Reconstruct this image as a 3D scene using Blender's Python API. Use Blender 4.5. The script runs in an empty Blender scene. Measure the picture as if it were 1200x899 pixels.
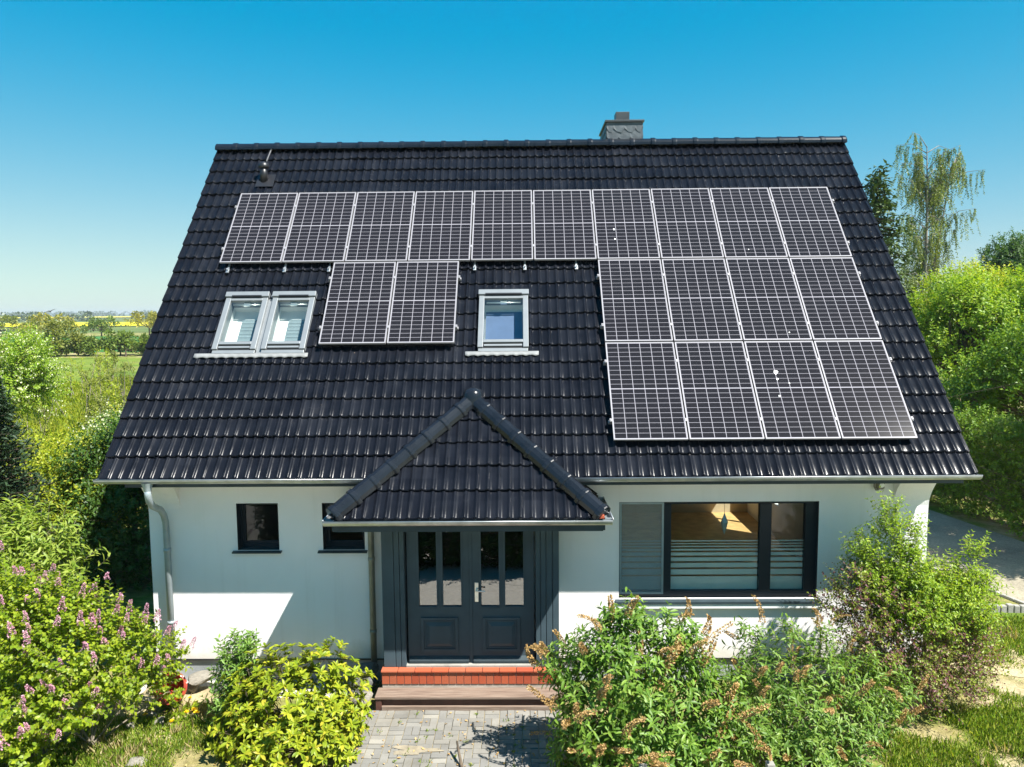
import bpy, bmesh, math, random
import numpy as np
from mathutils import Vector, Matrix
R = math.radians
rng = np.random.default_rng(7)
random.seed(7)

# ------------------------------------------------------------------ camera, sky, sun, exposure
scene = bpy.context.scene
col = scene.collection
cam_d = bpy.data.cameras.new('camera')
cam = bpy.data.objects.new('camera', cam_d)
col.objects.link(cam)
cr = Vector((0.99985957, 0.01430080, -0.00873658))
cd = Vector((-0.00735571, -0.09391397, -0.99555314))
cf = Vector((-0.01505769, 0.99547760, -0.09379559))
m = Matrix((cr, -cd, -cf)).transposed().to_4x4()
m.translation = Vector((-0.197, -14.150, 5.527))
cam.matrix_world = m
cam_d.sensor_width = 36.0
cam_d.lens = 36.0 * 900.33 / 1200.0
cam_d.clip_start = 0.1
cam_d.clip_end = 20000
scene.camera = cam

world = bpy.data.worlds.new('World')
scene.world = world
world.use_nodes = True
wn = world.node_tree
wn.nodes.clear()
sky = wn.nodes.new('ShaderNodeTexSky')
sky.sky_type = 'NISHITA'
sky.sun_disc = False
sky.sun_elevation = R(55.8)
sky.sun_rotation = R(124.9)
sky.altitude = 300
sky.air_density = 1.0
sky.dust_density = 0.3
sky.ozone_density = 2.0
# colour grade of the sky: steeper red, flatter blue than the raw model
sep = wn.nodes.new('ShaderNodeSeparateColor')
com = wn.nodes.new('ShaderNodeCombineColor')
wn.links.new(sky.outputs[0], sep.inputs[0])
def wm(op, a, c, clamp=False):
    q = wn.nodes.new('ShaderNodeMath'); q.operation = op; q.use_clamp = clamp
    for k, v in enumerate((a, c)):
        if isinstance(v, (int, float)): q.inputs[k].default_value = v
        elif v is not None: wn.links.new(v, q.inputs[k])
    return q.outputs[0]
red = wm('MAXIMUM', wm('SUBTRACT', sep.outputs[0], 1.45), 0.0)
red = wm('EXPONENT', wm('MULTIPLY', red, -1/3.3), None)
red = wm('MULTIPLY', wm('POWER', wm('SUBTRACT', 1.0, red), 1.4), 4.65)
grn = wm('MULTIPLY', wm('POWER', sep.outputs[1], 0.732), 1.024)
blu = wm('MULTIPLY', wm('POWER', sep.outputs[2], 0.286), 2.467)
for k, v in enumerate((red, grn, blu)): wn.links.new(v, com.inputs[k])
bg = wn.nodes.new('ShaderNodeBackground')
bg.inputs['Strength'].default_value = 0.073
wo = wn.nodes.new('ShaderNodeOutputWorld')
wn.links.new(com.outputs[0], bg.inputs['Color'])
wn.links.new(bg.outputs[0], wo.inputs['Surface'])

sun_d = bpy.data.lights.new('sun', 'SUN')
sun_d.energy = 5.0
sun_d.angle = R(0.5)
sun_d.color = (1.0, 0.965, 0.90)
sun = bpy.data.objects.new('sun', sun_d)
col.objects.link(sun)
SUN = Vector((-1.43, 1.0, -2.57)).normalized()
sun.rotation_euler = SUN.to_track_quat('-Z', 'Y').to_euler()
sun.location = (15, -12, 30)

scene.view_settings.view_transform = 'Standard'
scene.view_settings.look = 'None'
scene.view_settings.exposure = 1.38
scene.view_settings.gamma = 1.0
scene.view_settings.use_curve_mapping = False

# ------------------------------------------------------------------ object helpers
def tag(o, label=None, cat=None, group=None, kind=None):
    if label: o['label'] = label
    if cat: o['category'] = cat
    if group: o['group'] = group
    if kind: o['kind'] = kind
    return o

def empty(name, loc=(0, 0, 0), label=None, cat=None, group=None):
    o = bpy.data.objects.new(name, None)
    o.empty_display_size = 0.2
    col.objects.link(o)
    o.location = loc
    return tag(o, label, cat, group)

def link(name, me, mats, parent=None):
    for mt in (mats if isinstance(mats, (list, tuple)) else [mats]):
        me.materials.append(mt)
    o = bpy.data.objects.new(name, me)
    col.objects.link(o)
    if parent is not None:
        o.parent = parent
        # geometry is written in world coordinates; undo the parent's offset
        off = Vector((0, 0, 0))
        p = parent
        while p is not None:
            off += p.location
            p = p.parent
        if off.length > 0:
            o.location = -off
    return o

def copy_tree(o, parent=None):
    c = o.copy()
    col.objects.link(c)
    c.parent = parent
    for ch in list(o.children):
        copy_tree(ch, c)
    return c

def np_mesh(name, V, faces, smooth=False):
    """faces: list of (n,k) integer arrays"""
    me = bpy.data.meshes.new(name)
    V = np.ascontiguousarray(V, dtype=np.float32)
    me.vertices.add(len(V))
    me.vertices.foreach_set('co', V.ravel())
    faces = [f for f in faces if len(f)]
    loops = np.concatenate([f.ravel() for f in faces]).astype(np.int32)
    tot = np.concatenate([np.full(len(f), f.shape[1]) for f in faces]).astype(np.int32)
    start = np.concatenate([[0], np.cumsum(tot)[:-1]]).astype(np.int32)
    me.loops.add(len(loops))
    me.loops.foreach_set('vertex_index', loops)
    me.polygons.add(len(tot))
    me.polygons.foreach_set('loop_start', start)
    me.polygons.foreach_set('loop_total', tot)
    if smooth:
        me.polygons.foreach_set('use_smooth', np.ones(len(tot), dtype=bool))
    me.update(calc_edges=True)
    me.validate()
    return me

class MB:
    def __init__(self):
        self.v = []; self.f = []; self.mi = []; self.sm = []
    def face(self, pts, mi=0, sm=False):
        i = len(self.v)
        self.v += [tuple(p) for p in pts]
        self.f.append(list(range(i, i + len(pts)))); self.mi.append(mi); self.sm.append(sm)
    def hexa(self, p, mi=0):
        i = len(self.v)
        self.v += [tuple(q) for q in p]
        for f in ((0,3,2,1),(4,5,6,7),(0,1,5,4),(1,2,6,5),(2,3,7,6),(3,0,4,7)):
            self.f.append([i+k for k in f]); self.mi.append(mi); self.sm.append(False)
    def box(self, x0, x1, y0, y1, z0, z1, mi=0, tw=None):
        p = [(x0,y0,z0),(x1,y0,z0),(x1,y1,z0),(x0,y1,z0),(x0,y0,z1),(x1,y0,z1),(x1,y1,z1),(x0,y1,z1)]
        if tw: p = [tw(*q) for q in p]
        self.hexa(p, mi)
    def frame(self, u0, u1, v0, v1, w, n0, n1, tw, mi=0, wb=None):
        """rectangular frame ring of width w in (u,v), depth n0..n1"""
        wb = w if wb is None else wb
        self.box(u0, u0+w, v0, v1, n0, n1, mi, tw)
        self.box(u1-w, u1, v0, v1, n0, n1, mi, tw)
        self.box(u0+w, u1-w, v0, v0+wb, n0, n1, mi, tw)
        self.box(u0+w, u1-w, v1-w, v1, n0, n1, mi, tw)
    def tube(self, path, rad, seg=8, mi=0, sm=True, cap=True):
        path = [Vector(p) for p in path]
        n = len(path)
        if not hasattr(rad, '__len__'): rad = [rad]*n
        up = Vector((0.13, 0.21, 0.97))
        i0 = len(self.v)
        for k in range(n):
            d = (path[min(k+1,n-1)] - path[max(k-1,0)])
            d = d.normalized() if d.length > 1e-9 else Vector((0,0,1))
            a = d.cross(up)
            if a.length < 1e-3: a = d.cross(Vector((1,0,0)))
            a.normalize(); b = d.cross(a)
            for j in range(seg):
                t = 2*math.pi*j/seg
                self.v.append(tuple(path[k] + (a*math.cos(t) + b*math.sin(t))*rad[k]))
        for k in range(n-1):
            for j in range(seg):
                j2 = (j+1) % seg
                self.f.append([i0+k*seg+j, i0+k*seg+j2, i0+(k+1)*seg+j2, i0+(k+1)*seg+j]); self.mi.append(mi); self.sm.append(sm)
        if cap:
            self.f.append([i0+j for j in range(seg)]); self.mi.append(mi); self.sm.append(False)
            self.f.append([i0+(n-1)*seg+j for j in reversed(range(seg))]); self.mi.append(mi); self.sm.append(False)
    def lathe(self, prof, c=(0,0,0), seg=16, mi=0, sm=True):
        i0 = len(self.v)
        for r, z in prof:
            for j in range(seg):
                t = 2*math.pi*j/seg
                self.v.append((c[0]+r*math.cos(t), c[1]+r*math.sin(t), c[2]+z))
        for k in range(len(prof)-1):
            for j in range(seg):
                j2 = (j+1) % seg
                self.f.append([i0+k*seg+j, i0+k*seg+j2, i0+(k+1)*seg+j2, i0+(k+1)*seg+j]); self.mi.append(mi); self.sm.append(sm)
    def extrude(self, prof, axis_pts, mi=0, sm=False, cap=True):
        """prof: list of offsets fn(k)->list of points; axis_pts unused helper"""
    def cells(self, tw, us, vs, holes, n0, n1, mi=0):
        us = sorted(set(us)); vs = sorted(set(vs))
        nu, nv = len(us)-1, len(vs)-1
        def solid(i, j):
            if i < 0 or j < 0 or i >= nu or j >= nv: return False
            cu, cv = (us[i]+us[i+1])/2, (vs[j]+vs[j+1])/2
            return not any(h[0] < cu < h[1] and h[2] < cv < h[3] for h in holes)
        for i in range(nu):
            for j in range(nv):
                if not solid(i, j): continue
                a, b, c, d = us[i], us[i+1], vs[j], vs[j+1]
                self.face([tw(a,c,n0), tw(b,c,n0), tw(b,d,n0), tw(a,d,n0)], mi)
                self.face([tw(a,c,n1), tw(a,d,n1), tw(b,d,n1), tw(b,c,n1)], mi)
                if not solid(i-1, j): self.face([tw(a,c,n0), tw(a,d,n0), tw(a,d,n1), tw(a,c,n1)], mi)
                if not solid(i+1, j): self.face([tw(b,c,n0), tw(b,c,n1), tw(b,d,n1), tw(b,d,n0)], mi)
                if not solid(i, j-1): self.face([tw(a,c,n0), tw(a,c,n1), tw(b,c,n1), tw(b,c,n0)], mi)
                if not solid(i, j+1): self.face([tw(a,d,n0), tw(b,d,n0), tw(b,d,n1), tw(a,d,n1)], mi)
    def build(self, name, mats, parent=None, bevel=0, weld=False):
        me = bpy.data.meshes.new(name)
        me.from_pydata(self.v, [], self.f)
        me.polygons.foreach_set('material_index', self.mi)
        me.polygons.foreach_set('use_smooth', self.sm)
        bm = bmesh.new(); bm.from_mesh(me)
        if weld: bmesh.ops.remove_doubles(bm, verts=bm.verts, dist=1e-4)
        bmesh.ops.recalc_face_normals(bm, faces=bm.faces)
        bm.to_mesh(me); bm.free()
        o = link(name, me, mats, parent)
        if bevel:
            b = o.modifiers.new('bevel', 'BEVEL')
            b.width = bevel; b.segments = 2; b.limit_method = 'ANGLE'; b.angle_limit = R(40)
        return o

# ------------------------------------------------------------------ materials
def nodes(name):
    mt = bpy.data.materials.new(name)
    mt.use_nodes = True
    nt = mt.node_tree
    return mt, nt, nt.nodes['Principled BSDF']

def mapping(nt, scale=(1,1,1), kind='Object'):
    tc = nt.nodes.new('ShaderNodeTexCoord')
    mp = nt.nodes.new('ShaderNodeMapping')
    mp.inputs['Scale'].default_value = scale
    nt.links.new(tc.outputs[kind], mp.inputs['Vector'])
    return mp

def noise(nt, mp, scale, detail=4, rough=0.55):
    n = nt.nodes.new('ShaderNodeTexNoise')
    n.inputs['Scale'].default_value = scale
    n.inputs['Detail'].default_value = detail
    n.inputs['Roughness'].default_value = rough
    nt.links.new(mp.outputs[0], n.inputs['Vector'])
    return n

def ramp(nt, src, stops):
    r = nt.nodes.new('ShaderNodeValToRGB')
    e = r.color_ramp.elements
    while len(e) > 1: e.remove(e[-1])
    e[0].position = stops[0][0]; e[0].color = (*stops[0][1], 1)
    for p, c in stops[1:]:
        x = e.new(p); x.color = (*c, 1)
    nt.links.new(src, r.inputs[0])
    return r

def bump(nt, src, strength, dist, bsdf):
    b = nt.nodes.new('ShaderNodeBump')
    b.inputs['Strength'].default_value = strength
    b.inputs['Distance'].default_value = dist
    nt.links.new(src, b.inputs['Height'])
    nt.links.new(b.outputs[0], bsdf.inputs['Normal'])
    return b

def plain(name, c, rough=0.5, metal=0.0, spec=0.5, var=0.12, nscale=6.0, bmp=0.0, bscale=80.0, coat=0.0):
    mt, nt, b = nodes(name)
    mp = mapping(nt)
    n = noise(nt, mp, nscale, 5)
    lo = tuple(max(0, x*(1-var)) for x in c); hi = tuple(min(1, x*(1+var)) for x in c)
    r = ramp(nt, n.outputs[0], [(0.3, lo), (0.7, hi)])
    nt.links.new(r.outputs[0], b.inputs['Base Color'])
    b.inputs['Roughness'].default_value = rough
    b.inputs['Metallic'].default_value = metal
    b.inputs['Specular IOR Level'].default_value = spec
    if coat:
        b.inputs['Coat Weight'].default_value = coat
        b.inputs['Coat Roughness'].default_value = 0.08
    if bmp:
        n2 = noise(nt, mp, bscale, 4)
        bump(nt, n2.outputs[0], bmp, 0.01, b)
    return mt

def leafmat(name, stops, trans=0.35, rough=0.45, spec=0.35, tcol=None):
    mt, nt, b = nodes(name)
    g = nt.nodes.new('ShaderNodeNewGeometry')
    r = ramp(nt, g.outputs['Random Per Island'], stops)
    nt.links.new(r.outputs[0], b.inputs['Base Color'])
    b.inputs['Roughness'].default_value = rough
    b.inputs['Specular IOR Level'].default_value = spec
    t = nt.nodes.new('ShaderNodeBsdfTranslucent')
    mx0 = nt.nodes.new('ShaderNodeMix'); mx0.data_type = 'RGBA'; mx0.blend_type = 'MULTIPLY'
    mx0.inputs[0].default_value = 1.0
    nt.links.new(r.outputs[0], mx0.inputs[6])
    mx0.inputs[7].default_value = (*(tcol or (1.5, 1.45, 0.5)), 1)
    nt.links.new(mx0.outputs[2], t.inputs['Color'])
    mx = nt.nodes.new('ShaderNodeMixShader')
    mx.inputs[0].default_value = trans
    nt.links.new(b.outputs[0], mx.inputs[1]); nt.links.new(t.outputs[0], mx.inputs[2])
    out = nt.nodes['Material Output']
    nt.links.new(mx.outputs[0], out.inputs['Surface'])
    return mt

def glassmat(name, tint=(0.95, 0.98, 0.97), base=0.0, rough=0.0):
    mt, nt, b = nodes(name)
    nt.nodes.remove(b)
    tr = nt.nodes.new('ShaderNodeBsdfTransparent'); tr.inputs[0].default_value = (*tint, 1)
    gl = nt.nodes.new('ShaderNodeBsdfGlossy'); gl.inputs['Roughness'].default_value = rough
    fr = nt.nodes.new('ShaderNodeFresnel'); fr.inputs[0].default_value = 1.5
    ad = nt.nodes.new('ShaderNodeMath'); ad.operation = 'ADD'; ad.use_clamp = True
    nt.links.new(fr.outputs[0], ad.inputs[0]); ad.inputs[1].default_value = base
    ge = nt.nodes.new('ShaderNodeNewGeometry')
    iv = nt.nodes.new('ShaderNodeMath'); iv.operation = 'SUBTRACT'; iv.inputs[0].default_value = 1.0
    nt.links.new(ge.outputs['Backfacing'], iv.inputs[1])
    mu = nt.nodes.new('ShaderNodeMath'); mu.operation = 'MULTIPLY'
    nt.links.new(ad.outputs[0], mu.inputs[0]); nt.links.new(iv.outputs[0], mu.inputs[1])
    mx = nt.nodes.new('ShaderNodeMixShader')
    nt.links.new(mu.outputs[0], mx.inputs[0])
    nt.links.new(tr.outputs[0], mx.inputs[1]); nt.links.new(gl.outputs[0], mx.inputs[2])
    nt.links.new(mx.outputs[0], nt.nodes['Material Output'].inputs['Surface'])
    return mt

M = {}
# white render with faint unevenness
mt, nt, b = nodes('white_render'); mp = mapping(nt)
n1 = noise(nt, mp, 0.9, 6, 0.6); r1 = ramp(nt, n1.outputs[0], [(0.25, (0.775, 0.75, 0.74)), (0.6, (0.825, 0.80, 0.79))])
mps = mapping(nt, (7, 7, .35)); ns = noise(nt, mps, 1.0, 6, 0.65); rs = ramp(nt, ns.outputs[0], [(0.30, (0.955, 0.95, 0.94)), (0.48, (1, 1, 1))])
sz = nt.nodes.new('ShaderNodeSeparateXYZ'); nt.links.new(mp.outputs[0], sz.inputs[0])
ng = noise(nt, mp, 5, 6, 0.7); mz = nt.nodes.new('ShaderNodeMath'); mz.operation = 'MULTIPLY_ADD'
nt.links.new(ng.outputs[0], mz.inputs[0]); mz.inputs[1].default_value = -0.55; nt.links.new(sz.outputs[2], mz.inputs[2])
rz = ramp(nt, mz.outputs[0], [(0.10, (0.80, 0.78, 0.72)), (0.36, (1, 1, 1))])
m1 = nt.nodes.new('ShaderNodeMix'); m1.data_type = 'RGBA'; m1.blend_type = 'MULTIPLY'; m1.inputs[0].default_value = 1
m2 = nt.nodes.new('ShaderNodeMix'); m2.data_type = 'RGBA'; m2.blend_type = 'MULTIPLY'; m2.inputs[0].default_value = 1
nt.links.new(r1.outputs[0], m1.inputs[6]); nt.links.new(rs.outputs[0], m1.inputs[7])
nt.links.new(m1.outputs[2], m2.inputs[6]); nt.links.new(rz.outputs[0], m2.inputs[7])
nt.links.new(m2.outputs[2], b.inputs['Base Color']); b.inputs['Roughness'].default_value = 0.9
b.inputs['Specular IOR Level'].default_value = 0.15
n2 = noise(nt, mp, 110, 4); bump(nt, n2.outputs[0], 0.6, 0.006, b)
M['wall'] = mt
# glossy black engobed tile
mt, nt, b = nodes('black_roof_tile'); mp = mapping(nt)
n1 = noise(nt, mp, 3.1, 6, 0.6); r1 = ramp(nt, n1.outputs[0], [(0.3, (0.0055, 0.0065, 0.0095)), (0.62, (0.009, 0.0105, 0.015)), (0.8, (0.015, 0.0155, 0.018))])
vor = nt.nodes.new('ShaderNodeTexVoronoi'); vor.inputs['Scale'].default_value = 4.6
nt.links.new(mp.outputs[0], vor.inputs['Vector'])
lt = nt.nodes.new('ShaderNodeMath'); lt.operation = 'LESS_THAN'; lt.inputs[1].default_value = 0.045
nt.links.new(vor.outputs['Distance'], lt.inputs[0])
mx = nt.nodes.new('ShaderNodeMix'); mx.data_type = 'RGBA'
ml = nt.nodes.new('ShaderNodeMath'); ml.operation = 'MULTIPLY'; ml.inputs[1].default_value = 0.55
n3 = noise(nt, mp, 2.3, 2); gt = nt.nodes.new('ShaderNodeMath'); gt.operation = 'GREATER_THAN'; gt.inputs[1].default_value = 0.6
nt.links.new(n3.outputs[0], gt.inputs[0])
mm = nt.nodes.new('ShaderNodeMath'); mm.operation = 'MULTIPLY'
nt.links.new(lt.outputs[0], mm.inputs[0]); nt.links.new(gt.outputs[0], mm.inputs[1]); nt.links.new(mm.outputs[0], ml.inputs[0])
nt.links.new(ml.outputs[0], mx.inputs[0]); nt.links.new(r1.outputs[0], mx.inputs[6]); mx.inputs[7].default_value = (0.16, 0.13, 0.10, 1)
sx = nt.nodes.new('ShaderNodeSeparateXYZ'); nt.links.new(mp.outputs[0], sx.inputs[0])
def q_(src, off, pitch):
    a_ = nt.nodes.new('ShaderNodeMath'); a_.operation = 'SUBTRACT'; nt.links.new(src, a_.inputs[0]); a_.inputs[1].default_value = off
    c_ = nt.nodes.new('ShaderNodeMath'); c_.operation = 'DIVIDE'; nt.links.new(a_.outputs[0], c_.inputs[0]); c_.inputs[1].default_value = pitch
    f_ = nt.nodes.new('ShaderNodeMath'); f_.operation = 'FLOOR'; nt.links.new(c_.outputs[0], f_.inputs[0]); return f_.outputs[0]
cb = nt.nodes.new('ShaderNodeCombineXYZ'); nt.links.new(q_(sx.outputs[0], -6.08, 12.04/41), cb.inputs[0]); nt.links.new(q_(sx.outputs[2], 8.695, 0.2463), cb.inputs[1])
wnz = nt.nodes.new('ShaderNodeTexWhiteNoise'); wnz.noise_dimensions = '2D'; nt.links.new(cb.outputs[0], wnz.inputs['Vector'])
rt_ = ramp(nt, wnz.outputs['Value'], [(0, (0.8, 0.8, 0.84)), (0.8, (1.05, 1.05, 1.05)), (1, (1.4, 1.35, 1.3))])
mt_ = nt.nodes.new('ShaderNodeMix'); mt_.data_type = 'RGBA'; mt_.blend_type = 'MULTIPLY'; mt_.inputs[0].default_value = 1
nt.links.new(mx.outputs[2], mt_.inputs[6]); nt.links.new(rt_.outputs[0], mt_.inputs[7])
nt.links.new(mt_.outputs[2], b.inputs['Base Color'])
rr = ramp(nt, n1.outputs[0], [(0.3, (0.17,)*3), (0.75, (0.30,)*3)])
nt.links.new(rr.outputs[0], b.inputs['Roughness'])
b.inputs['Specular IOR Level'].default_value = 0.085
n2 = noise(nt, mp, 26, 4); bump(nt, n2.outputs[0], 0.10, 0.01, b)
M['tile'] = mt
M['cap'] = plain('black_ridge_tile', (0.009, 0.011, 0.015), 0.20, spec=0.36, var=0.25, nscale=5, bmp=0.05, bscale=30)
M['anth'] = plain('anthracite_paint', (0.052, 0.078, 0.094), 0.45, spec=0.18, var=0.15, nscale=3, bmp=0.06, bscale=90)
M['anth2'] = plain('anthracite_board', (0.034, 0.050, 0.058), 0.5, spec=0.2, var=0.2, nscale=4, bmp=0.1, bscale=60)
M['frame'] = plain('dark_window_frame', (0.014, 0.021, 0.028), 0.4, spec=0.25, var=0.1)
M['zinc'] = plain('zinc_sheet', (0.42, 0.44, 0.45), 0.38, metal=0.75, var=0.22, nscale=5)
M['zinc2'] = plain('painted_downpipe', (0.30, 0.35, 0.37), 0.40, metal=0.25, var=0.15, nscale=5)
M['grey'] = plain('light_grey_window_cover', (0.19, 0.205, 0.215), 0.38, metal=0.2, var=0.06)
M['white'] = plain('white_paint', (0.80, 0.80, 0.79), 0.45, var=0.04)
M['darkgrey'] = plain('dark_grey_metal', (0.06, 0.065, 0.07), 0.4, metal=0.3)
M['black'] = plain('black_plastic', (0.012, 0.012, 0.014), 0.4)
M['alu'] = plain('anodised_aluminium', (0.25, 0.245, 0.26), 0.55, metal=0.15, spec=0.2, var=0.05)
M['steel'] = plain('brushed_steel', (0.72, 0.72, 0.68), 0.28, metal=0.8, var=0.05)
M['flash'] = plain('pleated_light_flashing', (0.19, 0.195, 0.195), 0.6, var=0.12, nscale=9)
M['plinth'] = plain('grey_plinth', (0.30, 0.32, 0.33), 0.85, var=0.2, nscale=3, bmp=0.3, bscale=60)
M['glass'] = glassmat('window_glass', base=0.0)
M['doorglass'] = glassmat('mirror_tinted_door_glass', (0.55, 0.6, 0.6), base=0.20)
M['skyglass'] = glassmat('roof_window_glass', (0.90, 0.93, 0.92), base=0.05)
M['blue_panel'] = plain('blue_grey_panel', (0.20, 0.245, 0.265), 0.8, var=0.1)
M['blue_panel2'] = plain('dusty_blue_panel', (0.09, 0.13, 0.24), 0.8, var=0.1)
M['film'] = plain('frosted_film', (0.52, 0.53, 0.49), 0.7, var=0.05)
M['cream'] = plain('cream_interior', (0.52, 0.42, 0.28), 0.9, var=0.05)
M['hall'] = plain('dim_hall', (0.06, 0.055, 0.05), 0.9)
M['palewall'] = plain('pale_attic_wall', (0.70, 0.76, 0.75), 0.9, var=0.03)
M['woodfloor'] = plain('oak_floor', (0.52, 0.32, 0.13), 0.5, var=0.25, nscale=4)
M['brown'] = plain('brown_furniture', (0.16, 0.09, 0.04), 0.5, var=0.2)
M['terracotta'] = plain('red_glazed_clay', (0.32, 0.05, 0.03), 0.22, var=0.25, nscale=9, coat=0.4)
M['stone'] = plain('pale_field_stone', (0.22, 0.20, 0.165), 0.9, var=0.28, nscale=7, bmp=0.8, bscale=22)
M['darkstone'] = plain('dark_field_stone', (0.12, 0.12, 0.11), 0.9, var=0.35, nscale=6, bmp=0.8, bscale=22)
M['concrete'] = plain('concrete_edging', (0.27, 0.26, 0.23), 0.9, var=0.2, nscale=5, bmp=0.5, bscale=40)
M['bark'] = plain('brown_bark', (0.10, 0.075, 0.05), 0.9, var=0.4, nscale=9, bmp=0.8, bscale=25)
M['greybark'] = plain('grey_twig_bark', (0.20, 0.17, 0.13), 0.9, var=0.4, nscale=12)
M['birchbark'] = plain('white_birch_bark', (0.20, 0.18, 0.15), 0.8, var=0.6, nscale=4, bmp=0.3)
# slate scales
M['slate'] = plain('grey_slate', (0.065, 0.078, 0.088), 0.5, var=0.3, nscale=9, bmp=0.4, bscale=35)
# red clinker brick, colour per brick
mt, nt, b = nodes('red_clinker')
g = nt.nodes.new('ShaderNodeNewGeometry'); r1 = ramp(nt, g.outputs['Random Per Island'], [(0, (0.30, 0.055, 0.025)), (0.5, (0.40, 0.085, 0.035)), (1, (0.34, 0.10, 0.05))])
nt.links.new(r1.outputs[0], b.inputs['Base Color']); b.inputs['Roughness'].default_value = 0.55
mp = mapping(nt); n2 = noise(nt, mp, 60, 4); bump(nt, n2.outputs[0], 0.3, 0.004, b)
M['brick'] = mt
M['mortar'] = plain('grey_mortar', (0.42, 0.36, 0.30), 0.95, var=0.2)
# weathered boards
mt, nt, b = nodes('weathered_board'); mp = mapping(nt, (1.2, 22, 22))
n1 = noise(nt, mp, 2.2, 6, 0.65); r1 = ramp(nt, n1.outputs[0], [(0.3, (0.11, 0.07, 0.05)), (0.55, (0.20, 0.145, 0.11)), (0.75, (0.29, 0.23, 0.18))])
nt.links.new(r1.outputs[0], b.inputs['Base Color']); b.inputs['Roughness'].default_value = 0.75
bump(nt, n1.outputs[0], 0.4, 0.006, b)
M['board'] = mt
M['boarddark'] = plain('dark_brown_board', (0.085, 0.035, 0.025), 0.6, var=0.3, nscale=8)
# pavers, tint per block
mt, nt, b = nodes('concrete_pavers')
g = nt.nodes.new('ShaderNodeNewGeometry'); r1 = ramp(nt, g.outputs['Random Per Island'], [(0, (0.165, 0.16, 0.148)), (0.5, (0.195, 0.188, 0.17)), (0.92, (0.228, 0.216, 0.19)), (1, (0.27, 0.255, 0.22))])
mp = mapping(nt); n1 = noise(nt, mp, 1.6, 6, 0.7)
mx = nt.nodes.new('ShaderNodeMix'); mx.data_type = 'RGBA'; mx.blend_type = 'MULTIPLY'; mx.inputs[0].default_value = 1
r2 = ramp(nt, n1.outputs[0], [(0.3, (0.72, 0.70, 0.66)), (0.6, (1, 1, 1))])
nt.links.new(r1.outputs[0], mx.inputs[6]); nt.links.new(r2.outputs[0], mx.inputs[7]); nt.links.new(mx.outputs[2], b.inputs['Base Color'])
b.inputs['Roughness'].default_value = 0.9
n2 = noise(nt, mp, 70, 5); bump(nt, n2.outputs[0], 0.5, 0.006, b)
M['paver'] = mt
# solar cells, object space: x 0..1.038, y 0..1.745
mt, nt, b = nodes('solar_cells')
tc = nt.nodes.new('ShaderNodeTexCoord'); sp = nt.nodes.new('ShaderNodeSeparateXYZ'); nt.links.new(tc.outputs['Object'], sp.inputs[0])
def mth(op, a, c=None, clamp=False):
    q = nt.nodes.new('ShaderNodeMath'); q.operation = op; q.use_clamp = clamp
    for k, s in enumerate((a, c)):
        if s is None: continue
        if hasattr(s, 'links') or hasattr(s, 'is_linked'): nt.links.new(s, q.inputs[k])
        else: q.inputs[k].default_value = s
    return q.outputs[0]
def lines(src, off, pitch, half):
    a = mth('SUBTRACT', src, off); a = mth('DIVIDE', a, pitch); a = mth('FRACT', a); a = mth('SUBTRACT', a, 0.5); a = mth('ABSOLUTE', a)
    return mth('GREATER_THAN', a, 0.5 - half/pitch)
PW, PH = 1.038, 1.745
cwx = (PW - 0.034)/6; cwy = (PH - 0.040)/20
lx = lines(sp.outputs[0], 0.017, cwx, 0.0041)
ly1 = lines(sp.outputs[1], 0.020, cwy, 0.0024)
mid = mth('SUBTRACT', sp.outputs[1], PH/2); mid = mth('ABSOLUTE', mid); midl = mth('LESS_THAN', mid, 0.008)
ex = mth('GREATER_THAN', mth('ABSOLUTE', mth('SUBTRACT', sp.outputs[0], PW/2)), PW/2-0.0175)
ey = mth('GREATER_THAN', mth('ABSOLUTE', mth('SUBTRACT', sp.outputs[1], PH/2)), PH/2-0.0205)
al = mth('MAXIMUM', mth('MAXIMUM', lx, ly1), mth('MAXIMUM', midl, mth('MAXIMUM', ex, ey)))
bb = lines(sp.outputs[0], 0.017, cwx/9, 0.0008)
cellc = nt.nodes.new('ShaderNodeMix'); cellc.data_type = 'RGBA'
nt.links.new(bb, cellc.inputs[0]); cellc.inputs[6].default_value = (0.012, 0.0112, 0.0135, 1); cellc.inputs[7].default_value = (0.026, 0.025, 0.028, 1)
oi = nt.nodes.new('ShaderNodeObjectInfo')
lc = nt.nodes.new('ShaderNodeMix'); lc.data_type = 'RGBA'
nt.links.new(al, lc.inputs[0]); nt.links.new(cellc.outputs[2], lc.inputs[6]); lc.inputs[7].default_value = (0.27, 0.258, 0.285, 1)
nt.links.new(lc.outputs[2], b.inputs['Base Color'])
b.inputs['Roughness'].default_value = 0.09; b.inputs['Specular IOR Level'].default_value = 0.14
M['cells'] = mt

def seed_hash(s): return sum(ord(c)*(i+1) for i, c in enumerate(s)) % 9973

# ------------------------------------------------------------------ the house
TH = 0.84866
CT, ST = math.cos(TH), math.sin(TH)
RY, RZ = 1.04, 8.68
def rf(x, s, n):            # front roof: s runs down the slope from the ridge, n is the height above the tiles
    return (x, RY - CT*s - ST*n, RZ - ST*s + CT*n)
def rb(x, s, n):            # rear roof
    return (x, RY + CT*s + ST*n, RZ - ST*s + CT*n)
XL, XR = -6.08, 5.96
SLOPE = 7.22
WY = -3.1                   # front wall plane
house = empty('house', (0, 1.04, 0), 'white rendered house under a steep black tiled roof with a small hipped porch', 'house')

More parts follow.
